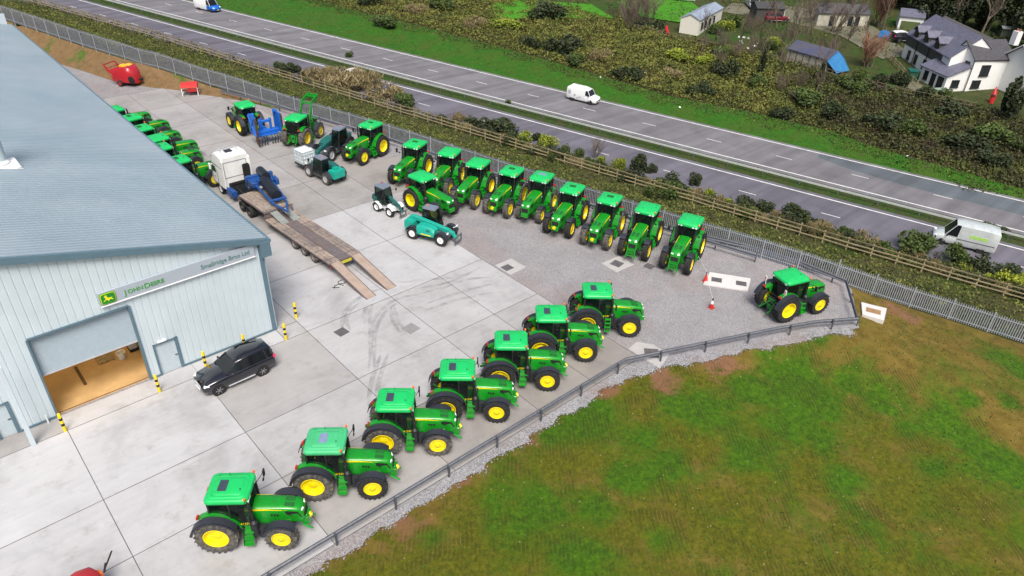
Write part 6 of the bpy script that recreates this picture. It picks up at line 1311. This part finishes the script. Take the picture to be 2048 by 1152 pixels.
for k,x in enumerate((2.6,5.8,9.2)):
    m=MB(); m.loft([[(x+dx,y,z) for dx,z in ((-.75,2.2),(-.75,3.5),(0,4.1),(.75,3.5),(.75,2.2))] for y in (-.05,2.2)]); dm_=m.build('dormer',slhung,t,smooth=0)
    m=MB()
    for s in (1,-1): m.loft([[(x+s*.95,y,3.4),(x,y,4.15),(x,y,4.25),(x+s*.95,y,3.5)] for y in (-.3,2.8)])
    m.build('dormer_roof',slateb,dm_,smooth=0)
    m=MB(); m.box((x,-.09,2.95),(.9,.06,.75)); m.build('dormer_window',blkwin,dm_)
for x in (2.2,4.6,7.4,9.6): window(t,(x,0,-.2),.7,1.2,'u',-1,bars=0)
m=MB()
for x in (3.9,7.6): m.bar((x,-.12,2.4),(x,-.12,-1.5),.09)
m.build('downpipe',blackpaint,t)
t=tag(empty('rear_roofed_building'),'low grey-roofed outbuilding just behind the slate-hung house','building'); F_(t,(129.5,45.0),-133.3); gable(t,14,4.5,-1.2,2.4,4.0,pm('brown_grey_roof',(.10,.09,.085),.8,var=.2),render_w)
t=tag(empty('mobile_home'),'white mobile home with shiny pitched roof beside the mossy hedge','mobile home'); F_(t,(107.5,72.8),17)
gable(t,12.5,3.3,-1.5,.95,1.65,pm('reflective_roof',(.33,.38,.46),.35,metal=.2,var=.15,scale=1),pm('cream_panel',(.68,.66,.58),.6,var=.05),.15)
for x in (1.6,3.4,5.6,8.0): window(t,(x,0,-.1),.7,.9,'u',-1,bars=0)
m=MB(); m.loft([[(-.03,y,z) for y,z in ((-.15,.93),(1.65,1.68),(1.65,1.85),(-.15,1.05))],[(-.1,y,z) for y,z in ((-.15,.93),(1.65,1.68),(1.65,1.85),(-.15,1.05))]]); m.loft([[(x,y,z) for y,z in ((3.45,.93),(1.65,1.68),(1.65,1.85),(3.45,1.05))] for x in (-.03,-.1)]); m.build('barge_board',pm('blue_grey_edge',(.12,.18,.22),.6),t,smooth=0)
t=tag(empty('garden_shed'),'weathered cream shed with sagging slate roof and a blue tarpaulin end','shed'); F_(t,(105.9,55.2),-97)
gable(t,6.9,3.6,-1.9,.35,1.3,pm('old_slate',(.075,.075,.10),.8,var=.3,dirt=(.03,.05,.16),da=.5,dscale=.5),pm('weathered_board',(.42,.40,.34),.85,var=.2,scale=3,dirt=(.14,.12,.08),da=.8,dscale=1.5),.2)
m=MB(); 
for k in range(6): m.box((.5+1.15*k,-.05,-.7),(.12,.06,2.0))
m.build('cladding_batten',pm('dark_batten',(.12,.10,.08),.9),t)
m=MB(); m.add([(6.95,-.3,.3),(8.6,.2,-1.2),(8.6,3.4,-1.2),(6.95,1.8,1.5),(6.9,3.8,.3)],[(0,1,2,3),(3,2,4)]); m.build('tarpaulin',pm('blue_tarpaulin',(.03,.18,.40),.5,var=.2,scale=2),t,smooth=0)
# rail fence in front of the shed and gardens
t=tag(empty('garden_fence'),'old grey timber garden fence along the top of the embankment','fence')
pr=None
for k in range(44):
    s=-36+1.2*k; x,y=P2(s,float(ut(s))+.2); z=Tz(x,y)
    m=MB(); m.box((x,y,z+.5),(.09,.09,1.1)); m.build('post',pm('old_fence_wood',(.17,.135,.09),.9,var=.3),t)
    if pr: 
        m=MB()
        for zz in (.4,.85): m.bar((pr[0],pr[1],pr[2]+zz),(x,y,z+zz),.04,.09)
        m.build('rails',MT['old_fence_wood'],t)
    pr=(x,y,z)
t=tag(empty('picket_fence'),'pale double-rail fence leading to the slate-hung house','fence'); pr=None
for k in range(9):
    x=121.5-1.55*k; y=47.6-1.35*k; z=Tz(x,y); m=MB(); m.box((x,y,z+.5),(.1,.1,1.0)); m.build('post',wood,t)
    if pr:
        m=MB()
        for zz in (.45,.85): m.bar((pr[0],pr[1],pr[2]+zz),(x,y,z+zz),.05,.1)
        m.build('rails',wood,t)
    pr=(x,y,z)
cb=pm('cream_board',(.55,.53,.44),.8,var=.12,dirt=(.25,.23,.17),da=.6)
t=tag(empty('cream_outbuilding'),'cream outbuilding with dark doorway half hidden by bare garden trees','building'); F_(t,(138.0,60.0),139); gable(t,9,4,-1.2,1.5,2.6,pm('dark_flat_roof',(.07,.07,.08),.8),cb)
for x in (2.0,3.2,6.5): window(t,(x,0,.2),.7,1.6,'u',-1,bars=0) if False else window(t,(x,4.0,.2),.7,1.6,'u',1,bars=0)
t=tag(empty('open_carport'),'dark open-fronted carport with one white wall above the maroon car','building'); F_(t,(129.5,71.5),139); gable(t,5,4,-1.0,1.3,2.0,pm('dark_flat_roof2',(.05,.05,.05),.8),pm('dark_board',(.06,.055,.05),.9),.2)
m=MB(); m.box((-.06,2,.1),(.1,3.8,2.2)); m.build('white_end_wall',whiteclean,t)
t=tag(empty('garage'),'white garage with olive green door behind the dark off-roader','garage'); F_(t,(143.2,51.2),116); gable(t,3.8,4.5,-.8,1.7,2.5,slateb,render_w)
m=MB(); m.box((1.9,4.56,.2),(3.0,.08,1.6)); m.build('garage_door',pm('olive_door',(.09,.12,.04),.6),t)
t=tag(empty('white_outhouse'),'small white outhouse to the right of the green-doored garage','building'); F_(t,(146.5,48.5),116); gable(t,2.6,3,-.8,1.4,2.2,slateb,render_w)
t=tag(empty('summer_house'),'pale flat-roofed garden structure beyond the white house roof','building'); F_(t,(150.8,36.5),120); gable(t,4.5,3,-.5,1.1,1.3,pm('pale_sheet_roof',(.42,.46,.44),.5,var=.2,scale=1),pm('greenish_board',(.14,.15,.11),.8))
# garden vehicles and clutter
t=suv(); put(t,129.3,49.0,-38,'dark off-road car with white roof parked at the end of the slate-hung house','car',z=Tz(129.3,49.0)+.1)
for ch in kids(t):
    if ch.name.split('.')[0]=='roof': ch.data.materials[0]=whiteclean
t=suv(); put(t,125.2,70.2,-35,'maroon car parked in the long grass below the carport','car',z=Tz(125.2,70.2))
for ch in kids(t):
    if ch.name.split('.')[0] in ('body','roof','pillar'): ch.data.materials[0]=pm('maroon_paint',(.16,.012,.02),.3,coat=.5)
t=van(pm('dull_white_van',(.5,.52,.52),.5),H=2.2,L_=5,wb=3,hw=.95,cargo_x=2); put(t,132.6,79.0,-135,'grubby white van parked nose-on at the top of the picture',z=Tz(132.6,79))
def boat(x,y,rz,label,hull,L_,deck):
    t=tag(empty('boat',(x,y,Tz(x,y)+.2),R(rz)),label,'boat'); m=MB(); R_=[]
    for f,w_ in ((-.5,.7),(-.2,.95),(.15,.85),(.38,.5),(.5,.06)): xx=f*L_; R_.append([(xx,-w_,.75),(xx,-w_*.75,.25),(xx,0,0),(xx,w_*.75,.25),(xx,w_,.75)])
    m.loft(R_,closed=False,cap=False); m.add([R_[0][i] for i in range(5)],[(0,1,2,3,4)]); m.build('hull',hull,t,40)
    m=MB(); m.loft([[(f*L_,-w_*.96,.72),(f*L_,w_*.96,.72),(f*L_,w_*.5,.86),(f*L_,-w_*.5,.86)] for f,w_ in ((-.49,.7),(-.2,.95),(.15,.85),(.38,.5),(.48,.1))]); m.build('deck_cover',deck,t)
    m=MB(); m.box((-.2*L_,0,-.05),(.12,1.2,.3)); m.box((.2*L_,0,-.05),(.12,1.0,.3)); m.build('cradle',wood,t)
boat(125.0,89.0,-58,'small white dinghy with red stripe upside the lawn at the top',whiteclean,4.2,pm('dinghy_deck',(.7,.6,.55),.5,dirt=(.5,.08,.07),da=.6,dscale=1.2))
boat(122.6,94.6,-58,'blue covered boat on the lawn at the very top edge',pm('pale_hull',(.4,.55,.6),.4),4.6,pm('boat_cover_blue',(.02,.22,.6),.5,var=.15))
o=MB(); o.lathe([(0,.75),(.02,.9),(.25,1.0),(.4,.9),(.45,.6),(.3,.55),(.25,.001)],n=14,axis='z'); o=o.build('paddling_ring',redl,loc=(104.6,77.2,Tz(104.6,77.2)+.2)); o.rotation_euler=(R(70),0,R(40)); tag(o,'red inflatable ring leaning by the end of the mobile home','ring')
t=tag(empty('kayak',(110.6,27.6,-.6),R(20)),'red kayak propped upright against the white house wall','kayak'); m=MB(); m.loft([[(x*1.0+.12*z,w_*math.cos(a)*.28,z+0*a+w_*math.sin(a)*.0) for a in (0,)] for x,w_,z in ((0,1,0),)]) if False else m.cyl((0,0,-1.0),(.25,0,.1),.28,.34,n=10); m.cyl((.25,0,.1),(.5,0,1.1),.34,.06,n=10); m.build('hull',redl,t); m=MB(); m.cyl((.0,0,-.1),(.1,0,.15),.25,.2,n=8); m.build('cockpit',blackpaint,t)
t=tag(empty('garden_store',(112.0,38.9,Tz(112,38.9)),R(35)),'dark green plastic garden store beside the porch','garden store'); m=MB(); m.box((0,0,.7),(1.6,1.2,1.4),taper=.94); m.build('store_body',pm('dark_green_plastic',(.01,.07,.04),.5),t,bevel=.05); m=MB(); m.box((0,0,1.43),(1.7,1.3,.1)); m.build('lid',dteal,t)
t=tag(empty('tarpaulin',(130.6,51.7,Tz(130.6,51.7)),0),'bright blue tarpaulin draped over a stack beside the reddish tree','tarpaulin'); m=MB(); m.box((0,0,.55),(1.5,2.0,1.1),taper=.6); m.build('cover',pm('bright_blue_tarp',(.02,.2,.5),.5,var=.2,scale=3),t,bevel=.15,segs=2); m=MB(); m.box((.3,-1.2,.3),(.8,.6,.6)); m.build('crate',blackpaint,t)
t=tag(empty('garden_table',(108.9,33.6,Tz(108.9,33.6)),R(-30)),'pale green garden table in front of the white house window','table'); m=MB(); m.box((0,0,.72),(1.8,.9,.05)); m.build('tabletop',pm('pale_green_wood',(.25,.33,.25),.7),t)
for sx in (-.8,.8):
    for sy in (-.35,.35): m=MB(); m.box((sx,sy,.35),(.07,.07,.7)); m.build('leg',MT['pale_green_wood'],t)
n=0
for i in range(14):
    x=110.5+random.uniform(-3.5,3.5); y=65+random.uniform(-3,3.5); m=MB(); s_=random.uniform(.2,.5); m.box((0,0,s_*.3),(s_,s_*.8,s_*.6),rot=(random.uniform(-.3,.3),random.uniform(-.3,.3),random.uniform(0,3)),taper=.8)
    o=m.build('rubble_block',concpale if i%3 else pm('purple_grey_rubble',(.22,.17,.19),.8),bevel=.04,loc=(x,y,Tz(x,y))); tag(o,'pale block in the rubble heap behind the embankment','rubble','blocks of the rubble heap')
for i,(s,u) in enumerate([(-19.6,95.9),(-33,101.5),(-27.4,105.4),(8.6,93.6)]):
    x,y=P2(s,u); m=MB(); m.box((0,0,.1),(.45,.3,.18),rot=(.2,.3,.5),taper=.7); o=m.build('litter',whiteclean,bevel=.04,loc=(x,y,Tz(x,y)+.05)); tag(o,'scrap of white litter lying in the bright verge grass','litter','litter on the far verge')
# brushwood heap on the field
m=MB(); g=random.Random(3)
for k in range(70):
    a=Vector((g.gauss(0,.5),g.gauss(0,.35),g.uniform(0,.35))); d=Vector((g.gauss(0,1),g.gauss(0,1),g.gauss(0,.25))).normalized()*g.uniform(.3,.8); m.cyl(a-d*.5,a+d*.5,.015,.008,4)
x,y=P2(24.5,41.0); o=m.build('brushwood_pile',bark,loc=(x,y,Tz(x,y))); tag(o,'small pile of broken brushwood on the bare soil of the field','brushwood')
